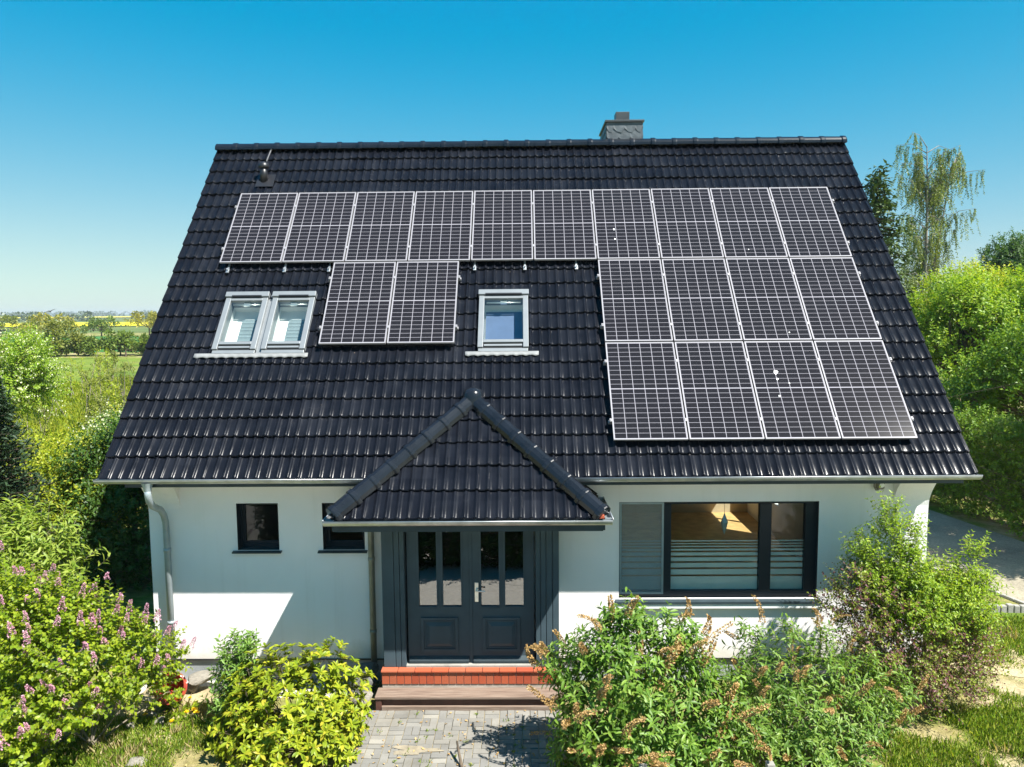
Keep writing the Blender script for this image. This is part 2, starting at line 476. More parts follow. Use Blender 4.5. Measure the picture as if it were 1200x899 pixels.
PER = (XR - XL)/82
def tile_field(name, tw, smax, nc, x0, x1, holes=(), clip=None, parent=None, mat=None, seed=3, eave=0.04):
    r = np.random.default_rng(seed)
    prof = np.array([[0, 0], [.25, -.004], [.52, 0], [.62, .004], [.70, .013], [.77, .021], [.83, .0235], [.89, .021], [.955, .012]])
    k = np.arange(int(round((x1-x0)/PER)))
    xs = (x0 + (k[:, None] + prof[None, :, 0])*PER).ravel(); pn = np.tile(prof[:, 1], len(k))
    xs = np.append(xs, x1); pn = np.append(pn, 0.012)
    tile_id = ((xs-x0)/(2*PER) + 1e-6).astype(int)
    dl = smax/nc
    V = []; F = []; base = 0
    n = len(xs)
    for i in range(nc):
        jn = r.normal(0, .0032, tile_id.max()+1)[tile_id]; js = r.normal(0, .0038, tile_id.max()+1)[tile_id]
        s0, s1 = i*dl, (i+1)*dl + (eave if i == nc-1 else 0)
        rows = [(s0-.03 if i else s0, -.004, 0), (s0+.45*dl, .014, .7), (s1-.020, .033, 1), (s1-.008, .031, 1), (s1-.001, .020, 1)]
        lip = [(s1-.001, .020, 1), (s1-.004, -.012, 1)]
        for grp in (rows, lip):
            G = np.zeros((len(grp), n, 3))
            for q, (s, nn, w) in enumerate(grp):
                ss = np.full(n, s) + js*w; N = nn + pn*(1.0 if nn > -.01 else .6) + jn*w
                X = xs.copy()
                if clip is not None:
                    lim = clip(ss); X = np.clip(xs, lim[0], lim[1])
                G[q, :, 0], G[q, :, 1], G[q, :, 2] = tw(X, ss, N)
            idx = base + np.arange(len(grp)*n).reshape(len(grp), n)
            a = np.stack([idx[:-1, :-1], idx[1:, :-1], idx[1:, 1:], idx[:-1, 1:]], -1)
            keep = np.ones(a.shape[:2], bool)
            for q in range(len(grp)-1):
                sc = (grp[q][0]+grp[q+1][0])/2; xc = (xs[:-1]+xs[1:])/2
                for h in holes: keep[q] &= ~((xc > h[0]) & (xc < h[1]) & (sc > h[2]) & (sc < h[3]))
                if clip is not None:
                    lim = clip(np.full(n-1, sc)); keep[q] &= (xs[1:] > lim[0]) & (xs[:-1] < lim[1])
            F.append(a[keep].reshape(-1, 4)); V.append(G.reshape(-1, 3)); base += len(grp)*n
    me = np_mesh(name, np.concatenate(V), [np.concatenate(F)], smooth=True)
    return link(name, me, mat or M['tile'], parent)

SKY = [(-5.03, -4.345), (-4.265, -3.58), (-0.905, -0.115)]
SS0, SS1 = 3.84, 5.05
holes = [(-5.03, -3.58, SS0+.02, SS1-.02), (-0.905, -0.115, SS0+.02, SS1-.02)]
roof = tile_field('roof', rf, SLOPE, 22, XL, XR, holes=holes, parent=house)
rear = tile_field('rear_roof', rb, SLOPE, 22, XL, XR, parent=house, seed=5)
# boards under the tiles, with verge boards
mb = MB()
us = [XL+.03, XR-.03]; vs = [0.02, SLOPE-.05]
for h in holes: us += [h[0], h[1]]; vs += [h[2], h[3]]
mb.cells(rf, us, vs, holes, -.16, -.022)
mb.cells(rb, [XL+.03, XR-.03], [0.02, SLOPE-.05], [], -.16, -.022)
mb.build('roof_deck', M['anth2'], roof)
# verge tile flanges down both gable edges
mb = MB()
dl = SLOPE/22
for x0, x1 in ((XL-.022, XL+.004), (XR-.004, XR+.022)):
    mb = MB()
    for i in range(22):
        p = []
        for x in (x0, x1):
            p.append([rf(x, i*dl, -.10), rf(x, (i+1)*dl, -.085), rf(x, (i+1)*dl, .042), rf(x, i*dl, .012)])
        mb.hexa(p[0] + p[1])
    mb.build('verge_tiles', M['tile'], roof)
# ridge caps in one run
def cap_run(name, pts, rad, seglen, mat, parent, flat=0.8, nrm=None):
    """half-round ridge tiles with a raised collar, run along pts[0]->pts[1]"""
    a, b = Vector(pts[0]), Vector(pts[1]); d = (b-a); L = d.length; d.normalize()
    up = Vector(nrm).normalized() if nrm else Vector((0, 0, 1)); side = d.cross(up).normalized(); up = side.cross(d).normalized()
    n = max(1, round(L/seglen)); sl = L/n
    mb = MB(); prof = [(-1.08, -.55), (-1.0, .0), (-.78, .42), (-.36, .80), (0, .92), (.36, .80), (.78, .42), (1.0, .0), (1.08, -.55)]
    for i in range(n):
        st = [(i*sl-.01, 1.0), (i*sl+sl*.80, .95), (i*sl+sl*.80, 1.09), (i*sl+sl*.83, 1.13), (i*sl+sl*.97, 1.13), (i*sl+sl+.012, 1.07)]
        jz = random.uniform(-.004, .004)
        i0 = len(mb.v)
        for t, sc in st:
            for x, y in prof:
                mb.v.append(tuple(a + d*t + side*(x*rad*sc) + up*(y*rad*flat*sc + jz)))
        m_ = len(prof)
        for q in range(len(st)-1):
            for j in range(m_-1):
                mb.f.append([i0+q*m_+j, i0+q*m_+j+1, i0+(q+1)*m_+j+1, i0+(q+1)*m_+j]); mb.mi.append(0); mb.sm.append(False)
        for q in (0, len(st)-1):
            mb.f.append([i0+q*m_+j for j in range(m_)]); mb.mi.append(0); mb.sm.append(False)
    return mb.build(name, mat, parent, bevel=.006)
cap_run('ridge_tiles', [(XL-.02, RY, RZ+.045), (XR+.02, RY, RZ+.045)], .115, .40, M['cap'], roof)

# outer walls with their openings
mb = MB()
fw = lambda u, v, n: (u, WY+n, v)
OPEN = [(-4.45, -3.83, 2.03, 2.74), (-3.18, -2.56, 2.03, 2.74), (1.19, 4.10, 1.27, 2.73), (-1.89, -.06, .46, 2.5)]
us = [-5.75, 5.68]; vs = [.36, 3.10]
for h in OPEN: us += h[:2]; vs += h[2:]
mb.cells(fw, us, vs, OPEN, 0, .3)
mb.box(-5.45, 5.38, WY, WY+.3, 3.10, 3.195)
mb.cells(lambda u, v, n: (u, 5.18-n, v), [-5.75, 5.68], [.36, 3.10], [], 0, .3)
gl = lambda u, v, n: (-5.75+n, u, v); gr = lambda u, v, n: (5.68-n, u, v)
mb.cells(gl, [-2.8, 4.88], [.36, 3.10], [], 0, .3)
gwin = (2.5, 4.5, 1.2, 2.6)
mb.cells(gr, [-2.8, 2.5, 4.5, 4.88], [.36, 1.2, 2.6, 3.10], [gwin], 0, .3)
for x0, x1 in ((-5.75, -5.45), (5.38, 5.68)):      # gable triangles
    tri = [(-3.1, 3.10), (5.18, 3.10), (5.18, 3.72), (RY, 8.41), (-3.1, 3.72)]
    A = [(x0, y, z) for y, z in tri]; B = [(x1, y, z) for y, z in tri]
    mb.face(A); mb.face(B[::-1])
    for i in range(5): mb.face([A[i], A[(i+1) % 5], B[(i+1) % 5], B[i]])
# curved kneelers carrying the gutter at both gable ends
for x0, x1 in ((-5.752, -5.28), (5.17, 5.682)):
    pr = [(-3.098, 2.62)] + [(-3.10-.32*t**1.7, 2.66+.51*t) for t in np.linspace(0, 1, 7)] + [(-3.098, 3.17)]
    A = [(x0, y, z) for y, z in pr]; B = [(x1, y, z) for y, z in pr]
    mb.face(A); mb.face(B[::-1])
    for i in range(len(pr)): mb.face([A[i], A[(i+1) % len(pr)], B[(i+1) % len(pr)], B[i]])
mb.build('wall', M['wall'], house)
mb = MB()
mb.box(-5.72, 5.65, -3.075, 5.15, -.3, .345)
mb.build('plinth', M['plinth'], house)
mb = MB()
mb.box(-5.76, 5.69, -3.115, -3.07, .345, .362)
mb.build('drip_rail', M['black'], house)
# rooms
mb = MB(); mb.box(-5.45, 5.38, -2.8, 4.88, .36, .46); mb.build('floor', M['woodfloor'], house)
mb = MB(); mb.box(-5.45, 5.38, -2.8, 4.88, 2.86, 3.0); mb.build('ceiling', M['white'], house)
mb = MB(); mb.box(.75, .9, -2.8, 4.88, .46, 2.86); mb.box(.9, 5.38, 4.8, 4.88, .46, 2.86); mb.build('living_room_wall', M['cream'], house)
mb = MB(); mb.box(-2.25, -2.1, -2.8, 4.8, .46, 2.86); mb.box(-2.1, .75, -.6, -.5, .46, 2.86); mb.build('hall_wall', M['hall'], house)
mb = MB(); mb.box(-5.45, 5.38, -.62, -.55, 3.0, 6.1); mb.build('attic_wall', M['palewall'], house)

# eaves: soffit, fascia, gutters
mb = MB(); mb.box(XL+.2, -2.2, -3.61, -3.1, 3.20, 3.22); mb.box(.31, XR-.16, -3.61, -3.1, 3.20, 3.22)
mb.box(-2.2, .31, -3.6, -3.1, 3.20, 3.22); mb.build('soffit', M['white'], house)
mb = MB(); mb.box(XL+.3, -2.16, -3.675, -3.635, 3.118, 3.26); mb.box(.28, XR-.12, -3.675, -3.635, 3.118, 3.26); mb.build('fascia', M['anth2'], house)
def gutter(mb, p0, p1, r=.068, endcaps=True):
    """half-round channel with a rolled lip; p0->p1 horizontal along its centre"""
    a, b = Vector(p0), Vector(p1); d = (b-a).normalized(); side = d.cross(Vector((0, 0, 1)))
    pts = []
    for rr, ts in ((r, range(0, 11)), (r-.004, range(10, -1, -1))):
        for t in ts:
            an = math.pi + math.pi*t/10
            pts.append((math.cos(an)*rr, math.sin(an)*rr))
    A = [a + side*x + Vector((0, 0, z)) for x, z in pts]; B = [b + side*x + Vector((0, 0, z)) for x, z in pts]
    k = len(pts)
    for i in range(k):
        mb.face([A[i], A[(i+1) % k], B[(i+1) % k], B[i]], sm=False)
    for x in (-r, r):
        mb.tube([a+side*x+Vector((0, 0, .002)), b+side*x+Vector((0, 0, .002))], .0085, 6)
    if endcaps:
        for c, P in ((a, A), (b, B)):
            mb.face([p for p in P[:11]])
def seams(mb, p0, p1, r, step=1.5):
    a, b = Vector(p0), Vector(p1); d = (b-a); L = d.length; d.normalize(); side = d.cross(Vector((0, 0, 1)))
    t = step*.6
    while t < L:
        pts = [a + d*t + side*(math.cos(math.pi+math.pi*k/8)*r) + Vector((0, 0, math.sin(math.pi+math.pi*k/8)*r)) for k in range(9)]
        q = [p + d*.03 for p in pts]
        for k in range(8): mb.face([pts[k], pts[k+1], q[k+1], q[k]])
        t += step
GY, GZ = -3.755, 3.245
for p0, p1 in (((XL-.06, GY, GZ+.01), (-2.17, GY, GZ)), ((.29, GY, GZ), (XR+.05, GY, GZ+.01))):
    mb = MB(); gutter(mb, p0, p1); seams(mb, p0, p1, .0705)
    mb.build('gutter', M['zinc'], house)
# downpipes
mb = MB()
mb.lathe([(.085, .06), (.06, 0), (.048, -.06)], (-5.42, GY, GZ-.10), 14)
mb.tube([(-5.42, GY, 3.12), (-5.42, GY, 3.02), (-5.425, -3.72, 2.94), (-5.435, -3.62, 2.84), (-5.45, -3.36, 2.72), (-5.455, -3.26, 2.62), (-5.455, -3.21, 2.50), (-5.455, -3.20, 2.3), (-5.455, -3.20, .30)], .047, 14)
for z in (2.05, .95): mb.tube([(-5.455, -3.20, z), (-5.455, -3.20, z+.05)], .053, 14); mb.box(-5.465, -5.445, -3.2, -3.1, z+.015, z+.035)
mb.build('downpipe', M['zinc2'], house)
mb = MB()
mb.tube([(-2.45, -3.5, 2.66), (-2.45, -3.4, 2.58), (-2.45, -3.24, 2.52), (-2.45, -3.19, 2.42), (-2.45, -3.19, .30)], .045, 14)
for z in (1.9, .8): mb.tube([(-2.45, -3.19, z), (-2.45, -3.19, z+.05)], .051, 14); mb.box(-2.46, -2.44, -3.19, -3.1, z+.015, z+.035)
mb.build('downpipe', plain('weathered_zinc_pipe', (0.24, 0.25, 0.21), .5, metal=.3, var=.3, nscale=4), house)

# small windows
for (x0, x1, z0, z1) in OPEN[:2]:
    mb = MB(); mb.frame(x0, x1, z0, z1, .03, .16, .23, fw, wb=.055); mb.frame(x0+.03, x1-.03, z0+.055, z1-.03, .035, .175, .225, fw)
    for a in ((x0, x0+.006, z0, z1), (x1-.006, x1, z0, z1)): mb.box(a[0], a[1], a[2], a[3], .004, .16, 0, fw)
    mb.box(x0+.006, x1-.006, z1-.006, z1, .004, .16, 0, fw)
    w = mb.build('window', M['frame'], house, bevel=.003)
    mb = MB(); mb.box(x0+.065, x1-.065, z0+.09, z1-.065, .195, .203, 0, fw); mb.build('pane', M['glass'], w)
    mb = MB()
    mb.hexa([fw(x0-.07, z0-.032, -.06), fw(x1+.04, z0-.032, -.06), fw(x1+.04, z0-.012, .0), fw(x0-.07, z0-.012, .0), fw(x0-.07, z0-.012, -.06), fw(x1+.04, z0-.012, -.06), fw(x1+.04, z0+.012, .10), fw(x0-.07, z0+.012, .10)])
    mb.box(x0+.007, x1-.007, z0+.001, z0+.012, .101, .16, 0, fw)
    mb.build('sill', M['anth2'], w)
# the wide three-light window
x0, x1, z0, z1 = OPEN[2]
mb = MB()
mb.frame(x0, x1, z0, z1, .05, .07, .16, fw, wb=.10)
mb.box(1.85, 1.965, z0+.10, z1-.05, .065, .16, 0, fw)
mb.box(3.265, 3.435, z0+.10, z1-.05, .06, .16, 0, fw)
mb.box(3.93, 4.05, z0+.10, z1-.05, .055, .16, 0, fw)
for a in ((x0, x0+.005), (x1-.005, x1)): mb.box(a[0], a[1], z0, z1, .003, .07, 0, fw)
mb.box(x0+.005, x1-.005, z1-.006, z1, .003, .07, 0, fw)
big = mb.build('window', M['frame'], house, bevel=.004)
tag(big, 'wide three-light window with frosted stripes')
panes = [(1.24, 1.85), (1.965, 3.265), (3.435, 3.93)]
for a, c in panes:
    mb = MB(); mb.box(a, c, z0+.10, z1-.05, .115, .123, 0, fw); mb.build('pane', M['glass'], big)
gaps = [2.085, 2.045, 2.000, 1.945, 1.870, 1.785, 1.690, 1.580]
bands = []; top = 2.115
for g_ in gaps:
    bands.append((g_+.014, top)); top = g_-.014
bands.append((z0+.10, top))
for a, c in panes:
    mb = MB()
    for zb, zt in bands: mb.box(a+.004, c-.004, zb, zt, .126, .129, 0, fw)
    mb.build('frosted_stripes', M['film'], big)
# insect screen in front of the left light
mt, nt, b = nodes('insect_screen'); nt.nodes.remove(b)
tr = nt.nodes.new('ShaderNodeBsdfTransparent'); df = nt.nodes.new('ShaderNodeBsdfDiffuse'); df.inputs[0].default_value = (.46, .47, .45, 1)
mx = nt.nodes.new('ShaderNodeMixShader'); mx.inputs[0].default_value = .24
nt.links.new(tr.outputs[0], mx.inputs[1]); nt.links.new(df.outputs[0], mx.inputs[2]); nt.links.new(mx.outputs[0], nt.nodes['Material Output'].inputs[0])
M['screen'] = mt
mb = MB(); mb.frame(1.20, 1.85, z0+.06, z1-.01, .03, .03, .055, fw); sc = mb.build('insect_screen', M['zinc2'], big)
mb = MB(); mb.box(1.23, 1.82, z0+.09, z1-.04, .04, .042, 0, fw); mb.build('screen_mesh', M['screen'], sc)
mb = MB()
mb.hexa([fw(x0-.05, z0-.055, -.08), fw(x1+.05, z0-.055, -.08), fw(x1+.05, z0-.055, 0), fw(x0-.05, z0-.055, 0), fw(x0-.05, z0-.02, -.08), fw(x1+.05, z0-.02, -.08), fw(x1+.05, z0+.004, .07), fw(x0-.05, z0+.004, .07)])
mb.build('sill', M['anth2'], big)
mb = MB(); mb.box(x0-.1, x1+.08, -3.165, -3.1005, z0-.13, z0-.057); mb.build('sill_ledge', M['white'], big, bevel=.006)
# right gable window (lights the floor behind the wide window)
mb = MB(); mb.frame(*gwin, .06, .1, .17, gr); mb.box(3.46, 3.54, 1.26, 2.54, .1, .17, 0, gr); gw = mb.build('window', M['white'], house)
mb = MB(); mb.box(2.56, 3.46, 1.26, 2.54, .13, .138, 0, gr); mb.box(3.54, 4.44, 1.26, 2.54, .13, .138, 0, gr); mb.build('pane', M['glass'], gw)
# wall lamp under the eaves
mb = MB(); mb.box(4.98, 5.02, -3.14, -3.1, 2.92, 3.06); mb.box(4.90, 4.979, -3.2, -3.11, 2.92, 3.04)
mb.tube([(4.86, -3.15, 3.05), (4.855, -3.17, 2.96), (4.88, -3.17, 2.91), (4.93, -3.16, 2.91)], .012, 6)
wl = mb.build('wall_lamp', M['stone'], house, bevel=.008)
mb = MB(); mb.tube([(4.945, -3.21, 2.99), (4.945, -3.225, 2.985)], .035, 12); mb.build('lamp_lens', M['white'], wl)

# roof windows
for i, (x0, x1) in enumerate(SKY):
    s0, s1 = SS0, SS1
    mb = MB()
    mb.box(x0, x0+.085, s0+.09, s1-.05, -.10, .085, 0, rf); mb.box(x1-.085, x1, s0+.09, s1-.05, -.10, .085, 0, rf)
    mb.box(x0+.085, x1-.085, s0+.09, s0+.15, -.10, .08, 0, rf)
    mb.box(x0-.012, x1+.012, s0-.015, s0+.088, -.10, .115, 0, rf)
    mb.box(x0+.085, x1-.085, s1-.20, s1-.145, -.10, .085, 0, rf)
    mb.box(x0+.01, x1-.01, s1-.045, s1+.02, -.02, .06, 0, rf)
    lab = 'light grey roof window with white lining'
    sw = mb.build('roof_window', M['grey'], house, bevel=.006)
    mb = MB(); mb.box(x0+.086, x1-.086, s1-.143, s1-.052, -.08, .055, 0, rf); mb.build('sash_gap_strip', M['black'], sw)  # black strip stands in for the dark gap below the sash
    mb = MB(); mb.box(x0+.1, x1-.1, s0+.068, s0+.0895, .0, .118, 0, rf); mb.build('hood_slot', M['black'], sw)
    mb = MB(); mb.box(x0+.10, x1-.10, s1-.112, s1-.078, -.02, .075, 0, rf); mb.build('sash_bar', M['grey'], sw)
    mb = MB(); mb.box(x0+.085, x1-.085, s0+.15, s1-.20, .045, .052, 0, rf); mb.build('pane', M['skyglass'], sw)
    mb = MB()    # white lining, and an added blue panel set shallow so the sun lights it
    a, c, d, e = x0+.075, x1-.075, s0+.13, s1-.18
    dn = -.20
    mb.box(a-.02, a, d-.02, e+.02, dn-.02, -.02, 0, rf); mb.box(c, c+.02, d-.02, e+.02, dn-.02, -.02, 0, rf)
    mb.box(a, c, d-.02, d, dn-.02, -.02, 0, rf); mb.box(a, c, e, e+.02, dn-.02, -.02, 0, rf)
    mb.box(a, c, d, e, dn-.04, dn-.02, 0, rf)
    mb.build('lining', M['white'], sw)
    mb = MB()
    if i < 2:
        q0, q1 = a+.17, c-.004
        n_ = 18; st = [(d+.22+(e-d-.23)*k/n_) for k in range(n_+1)]
        for k in range(n_): mb.hexa([rf(q0, st[k], dn+.004), rf(q1, st[k], dn+.004), rf(q1, st[k+1], dn+.004), rf(q0, st[k+1], dn+.004), rf(q0, st[k], dn+.02), rf(q1, st[k], dn+.02), rf(q1, st[k+1], dn+.012+.012*(k % 2)), rf(q0, st[k+1], dn+.012+.012*(k % 2))])
    else:
        mb.box(a+.03, c-.02, d+.10, e-.004, dn+.004, dn+.03, 0, rf)
    mb.build('blue_panel', M['blue_panel'] if i < 2 else M['blue_panel2'], sw)
    # inner sash fittings seen through the glass
    mb = MB(); mb.tube([rf(x0+.12, s0+.20, .02), rf(x1-.12, s0+.20, .02)], .014, 8); mb.box((x0+x1)/2-.05, (x0+x1)/2+.05, s0+.16, s0+.22, .0, .03, 0, rf); mb.build('grip_bar', M['steel'], sw)
for x0, x1 in ((-5.28, -3.52), (-1.09, 0.04)):      # pleated flashing aprons below them
    n = int((x1-x0)/.049); V = []; F = []
    for k in range(n+1):
        x = x0+(x1-x0)*k/n
        up_ = .016 if k % 3 == 0 else 0
        V += [rf(x, SS1+.015, .055), rf(x, SS1+.06, .047+up_), rf(x, SS1+.092+.010*math.sin(k*2.1), .046+up_)]
    for k in range(n):
        for j in range(2): F.append([3*k+j, 3*k+j+1, 3*k+j+4, 3*k+j+3])
    me = np_mesh('flashing', np.array(V), [np.array(F)])
    fl = link('flashing', me, M['flash'], house)
    sd = fl.modifiers.new('s', 'SOLIDIFY'); sd.thickness = .006
mb = MB(); mb.box(-4.343, -4.267, SS0-.0, SS1+.02, -.1, .03, 0, rf); mb.build('flashing', M['grey'], house)

# chimney with slate cladding
cx0, cx1, cy0, cy1 = 1.45, 2.14, 1.16, 2.35
mb = MB(); mb.box(cx0, cx1, cy0, cy1, 7.3, 9.15)
ch = mb.build('chimney', M['slate'], house)
mb = MB()
def scales(tw, u0, u1, v0, v1):
    r = random.Random(4); row = 0; v = v0
    while v < v1-.02:
        h = .17; u = u0-(.10 if row % 2 else .0)
        while u < u1-.01:
            w = .21*r.uniform(.9, 1.1); a, c = max(u, u0), min(u+w, u1); t = min(v+h+.05, v1)
            if c-a > .03:
                o = .012+r.uniform(0, .005)
                pts = [(a, v+.08), (a+(c-a)*.35, v+.01), (a+(c-a)*.75, v-.015), (c, v+.06), (c, t), (a, t)]
                A = [tw(x, max(y, v0), o if y < t else .003) for x, y in pts]; B = [tw(x, max(y, v0), .001) for x, y in pts]
                mb.face(A)
                for k in range(6): mb.face([A[k], A[(k+1) % 6], B[(k+1) % 6], B[k]])
            u += w
        v += h; row += 1
scales(lambda u, v, n: (u, cy0-n, v), cx0, cx1, 8.45, 9.14)
scales(lambda u, v, n: (cx0-n, u, v), cy0, cy1, 8.3, 9.14)
scales(lambda u, v, n: (cx1+n, u, v), cy0, cy1, 8.3, 9.14)
mb.build('slate_scales', M['slate'], ch)
mb = MB(); mb.box(cx0-.035, cx1+.035, cy0-.035, cy1+.035, 9.152, 9.19); mb.build('cap', M['darkgrey'], ch, bevel=.004)
mb = MB(); mb.box(1.66, 1.93, 1.45, 1.75, 9.192, 9.42); mb.build('flue', M['darkgrey'], ch, bevel=.006)
# vent pipe with hood, and lightning wire near the ridge
mb = MB()
b0 = Vector(rf(-5.0, .98, .0)); 
mb.tube([b0, b0+Vector((0, -.02, .30))], [.075, .065], 14)
mb.lathe([(.02, .39), (.085, .36), (.10, .31), (.10, .27), (.06, .26)], b0, 14)
mb.box(-5.13, -4.80, .80, 1.14, .045, .052, 0, rf)
mb.build('vent_pipe', M['black'], house)
mb = MB(); mb.tube([rf(-5.02, -.15, .03), rf(-5.02, .02, .10), rf(-5.03, .05, .055), rf(-5.055, .42, .055)], .012, 6); mb.build('earth_wire', M['alu'], house)

# ------------------------------------------------------------------ porch
PX = -.955
AX = (PX+.015, -2.90, 4.235)                       # where the hips meet the main roof
EYF, EZ, EHW = -4.33, 2.852, 1.76
prun = AX[1]-EYF; prise = AX[2]-EZ; plen = math.hypot(prun, prise); pc, ps = prun/plen, prise/plen
def pf(x, s, n): return (x, AX[1]-pc*s-ps*n, AX[2]-ps*s+pc*n)
half = EHW/plen
pr = tile_field('porch_roof', pf, plen, 5, PX-13*PER, PX+13*PER, clip=lambda s: (AX[0]-half*np.maximum(s, .02), AX[0]+half*np.maximum(s, .02)), parent=house, seed=9)
mb = MB()
for sg in (-1, 1):                                 # side slopes down to the side gutters
    a = Vector(AX); f = Vector((AX[0]+sg*EHW, EYF, EZ)); k = Vector((AX[0]+sg*EHW, -3.14, EZ)); e2 = Vector((AX[0]+sg*1.27, -3.14, 3.28)); e1 = Vector((AX[0]+sg*1.27, -3.72, 3.28))
    nrm = (f-a).cross(k-f).normalized(); nrm = nrm if nrm.z > 0 else -nrm
    P = [a, f, k, e2, e1]
    A = [p+nrm*.03 for p in P]; B = [p-nrm*.06 for p in P]
    mb.face(A); mb.face(B)
    for i in range(5): mb.face([A[i], A[(i+1) % 5], B[(i+1) % 5], B[i]])
    for t in np.arange(0.06, 1.15, .147):          # rolls of the side tiles
        p = f + (k-f).normalized()*t + nrm*.035
        top = a + (e1-a)*min(1, max(0, (t-.05)/ .9)) if False else None
        L = max(.25, min(2.0, t/1.19*2.1)) if t < .65 else .60
        d = (Vector((AX[0]+sg*.0, p.y, AX[2])) - p).normalized()
        mb.tube([p, p+d*L], .026, 6)
    for i in range(6):
        pass
mb.face([pf(AX[0]-EHW, plen-.03, -.03), pf(AX[0]+EHW, plen-.03, -.03), pf(AX[0], .05, -.03)])
mb.build('roof_deck', M['tile'], pr)
for sg in (-1, 1):
    a = Vector(AX)+Vector((0, -.03, .03)); f = Vector((AX[0]+sg*(EHW+.015), EYF-.02, EZ+.055))
    cap_run('hip_tiles', [a, f], .125, .33, M['cap'], pr, flat=.85, nrm=(sg*.25, -.35, 1))
mb = MB()
mb.lathe([(.001, .135), (.06, .128), (.115, .10), (.15, .05), (.165, -.02), (.17, -.12)], (AX[0], AX[1]-.02, AX[2]+.05), 20)
o = mb.build('hip_apex_cap', M['cap'], pr)
# stub of orange mortar showing at the right hip foot
mb = MB(); mb.box(AX[0]+EHW-.07, AX[0]+EHW+.02, EYF-.05, EYF+.05, EZ-.02, EZ+.035); mb.build('mortar_bed', M['brick'], pr, bevel=.01)
gx0, gx1, gy, gz = AX[0]-EHW-.07, AX[0]+EHW+.07, EYF-.035, EZ-.035
mb = MB()
gutter(mb, (gx0-.05, gy, gz), (gx1+.05, gy, gz)); gutter(mb, (gx0, gy, gz), (gx0, -3.14, gz)); gutter(mb, (gx1, gy, gz), (gx1, -3.14, gz))
seams(mb, (gx0, gy, gz), (gx1, gy, gz), .0705, 1.1)
mb.build('gutter', M['zinc'], house)
mb = MB(); mb.box(gx0+.07, gx1-.07, EYF+.05, -3.105, 2.665, 2.69); mb.build('soffit', M['white'], house)
mb = MB(); mb.box(gx0+.06, gx1-.06, EYF+.012, EYF+.048, 2.655, 2.81); mb.box(gx0+.03, gx0+.058, EYF+.05, -3.105, 2.655, 2.81); mb.box(gx1-.058, gx1-.03, EYF+.05, -3.105, 2.655, 2.81); mb.build('fascia', M['anth2'], house)
# porch body: grooved boarding either side of the recessed doors
mb = MB()
PF = -3.62
for x0, x1, cuts in ((-2.225, -1.90, (-2.05, -1.97)), (-.05, .285, (.02, .10, .19))):
    e = [x0]+list(cuts)+[x1]
    for k in range(len(e)-1): mb.box(e[k]+.004, e[k+1]-.004, PF, PF+.03, .475, 2.663)
    mb.box(x0+.003, x1-.003, PF+.028, -3.102, .475, 2.662)
mb.box(-1.904, -.046, PF+.004, -3.102, 2.52, 2.662)
mb.build('porch_boarding', M['anth'], house, bevel=.005)
def door_leaf(x0, x1, hand):
    Y = PF+.10
    df = lambda u, v, n: (u, Y+n, v)
    z0, z1 = .50, 2.515
    gx = [(x0+.17, x0+.43), (x0+.515, x0+.775)] if hand < 0 else [(x0+.14, x0+.40), (x0+.485, x0+.745)]
    hol = [(a, c, 1.33, 2.43) for a, c in gx]
    mb = MB(); us = [x0+.004, x1-.004]; vs = [z0, z1]
    for h in hol: us += h[:2]; vs += h[2:]
    mb.cells(df, us, vs, hol, 0, .055)
    for h in hol: mb.frame(h[0]-.02, h[1]+.02, h[2]-.02, h[3]+.02, .0195, -.012, .0, df)
    d = mb.build('door', M['anth'], house, bevel=.004, weld=True)
    for h in hol:
        mb = MB(); mb.box(h[0], h[1], h[2], h[3], .024, .032, 0, df); mb.build('pane', M['doorglass'], d)
    mb = MB()
    pa, pb = gx[0][0]+.07, gx[1][1]-.10
    mb.frame(pa-.05, pb+.05, .66, 1.17, .045, -.022, 0, df)
    mb.frame(pa, pb, .71, 1.12, .02, -.014, 0, df)
    A = [df(pa+.02, .73, -.004), df(pb-.02, .73, -.004), df(pb-.02, 1.10, -.004), df(pa+.02, 1.10, -.004)]
    B = [df(pa+.075, .785, -.026), df(pb-.075, .785, -.026), df(pb-.075, 1.045, -.026), df(pa+.075, 1.045, -.026)]
    mb.face(B)
    for k in range(4): mb.face([A[k], A[(k+1) % 4], B[(k+1) % 4], B[k]])
    mb.build('door_panel', M['anth'], d, bevel=.004)
    mb = MB(); mb.hexa([df(x0+.02, .51, -.05), df(x1-.02, .51, -.05), df(x1-.02, .51, 0), df(x0+.02, .51, 0), df(x0+.02, .545, -.05), df(x1-.02, .545, -.05), df(x1-.02, .60, 0), df(x0+.02, .60, 0)]); mb.build('weather_bar', M['anth2'], d, bevel=.004)
    return d, df
door_leaf(-1.885, -.985, -1)
d, df = door_leaf(-.965, -.065, 1)
mb = MB(); mb.box(-.99, -.955, .50, 2.51, -.014, -.0005, 0, df); mb.build('cover_strip', M['anth'], d)
mb = MB(); mb.box(-.915, -.862, 1.40, 1.68, -.012, -.0005, 0, df)
mb.tube([df(-.888, 1.575, -.01), df(-.888, 1.575, -.06), df(-.86, 1.575, -.066), df(-.77, 1.572, -.062)], .012, 8)
mb.tube([df(-.888, 1.46, -.012), df(-.888, 1.46, -.02)], .016, 10)
mb.build('handle', M['steel'], d, bevel=.002)
mb = MB(); mb.box(-1.9, -.05, PF-.005, -3.105, .462, .498); mb.build('threshold', M['concrete'], house)
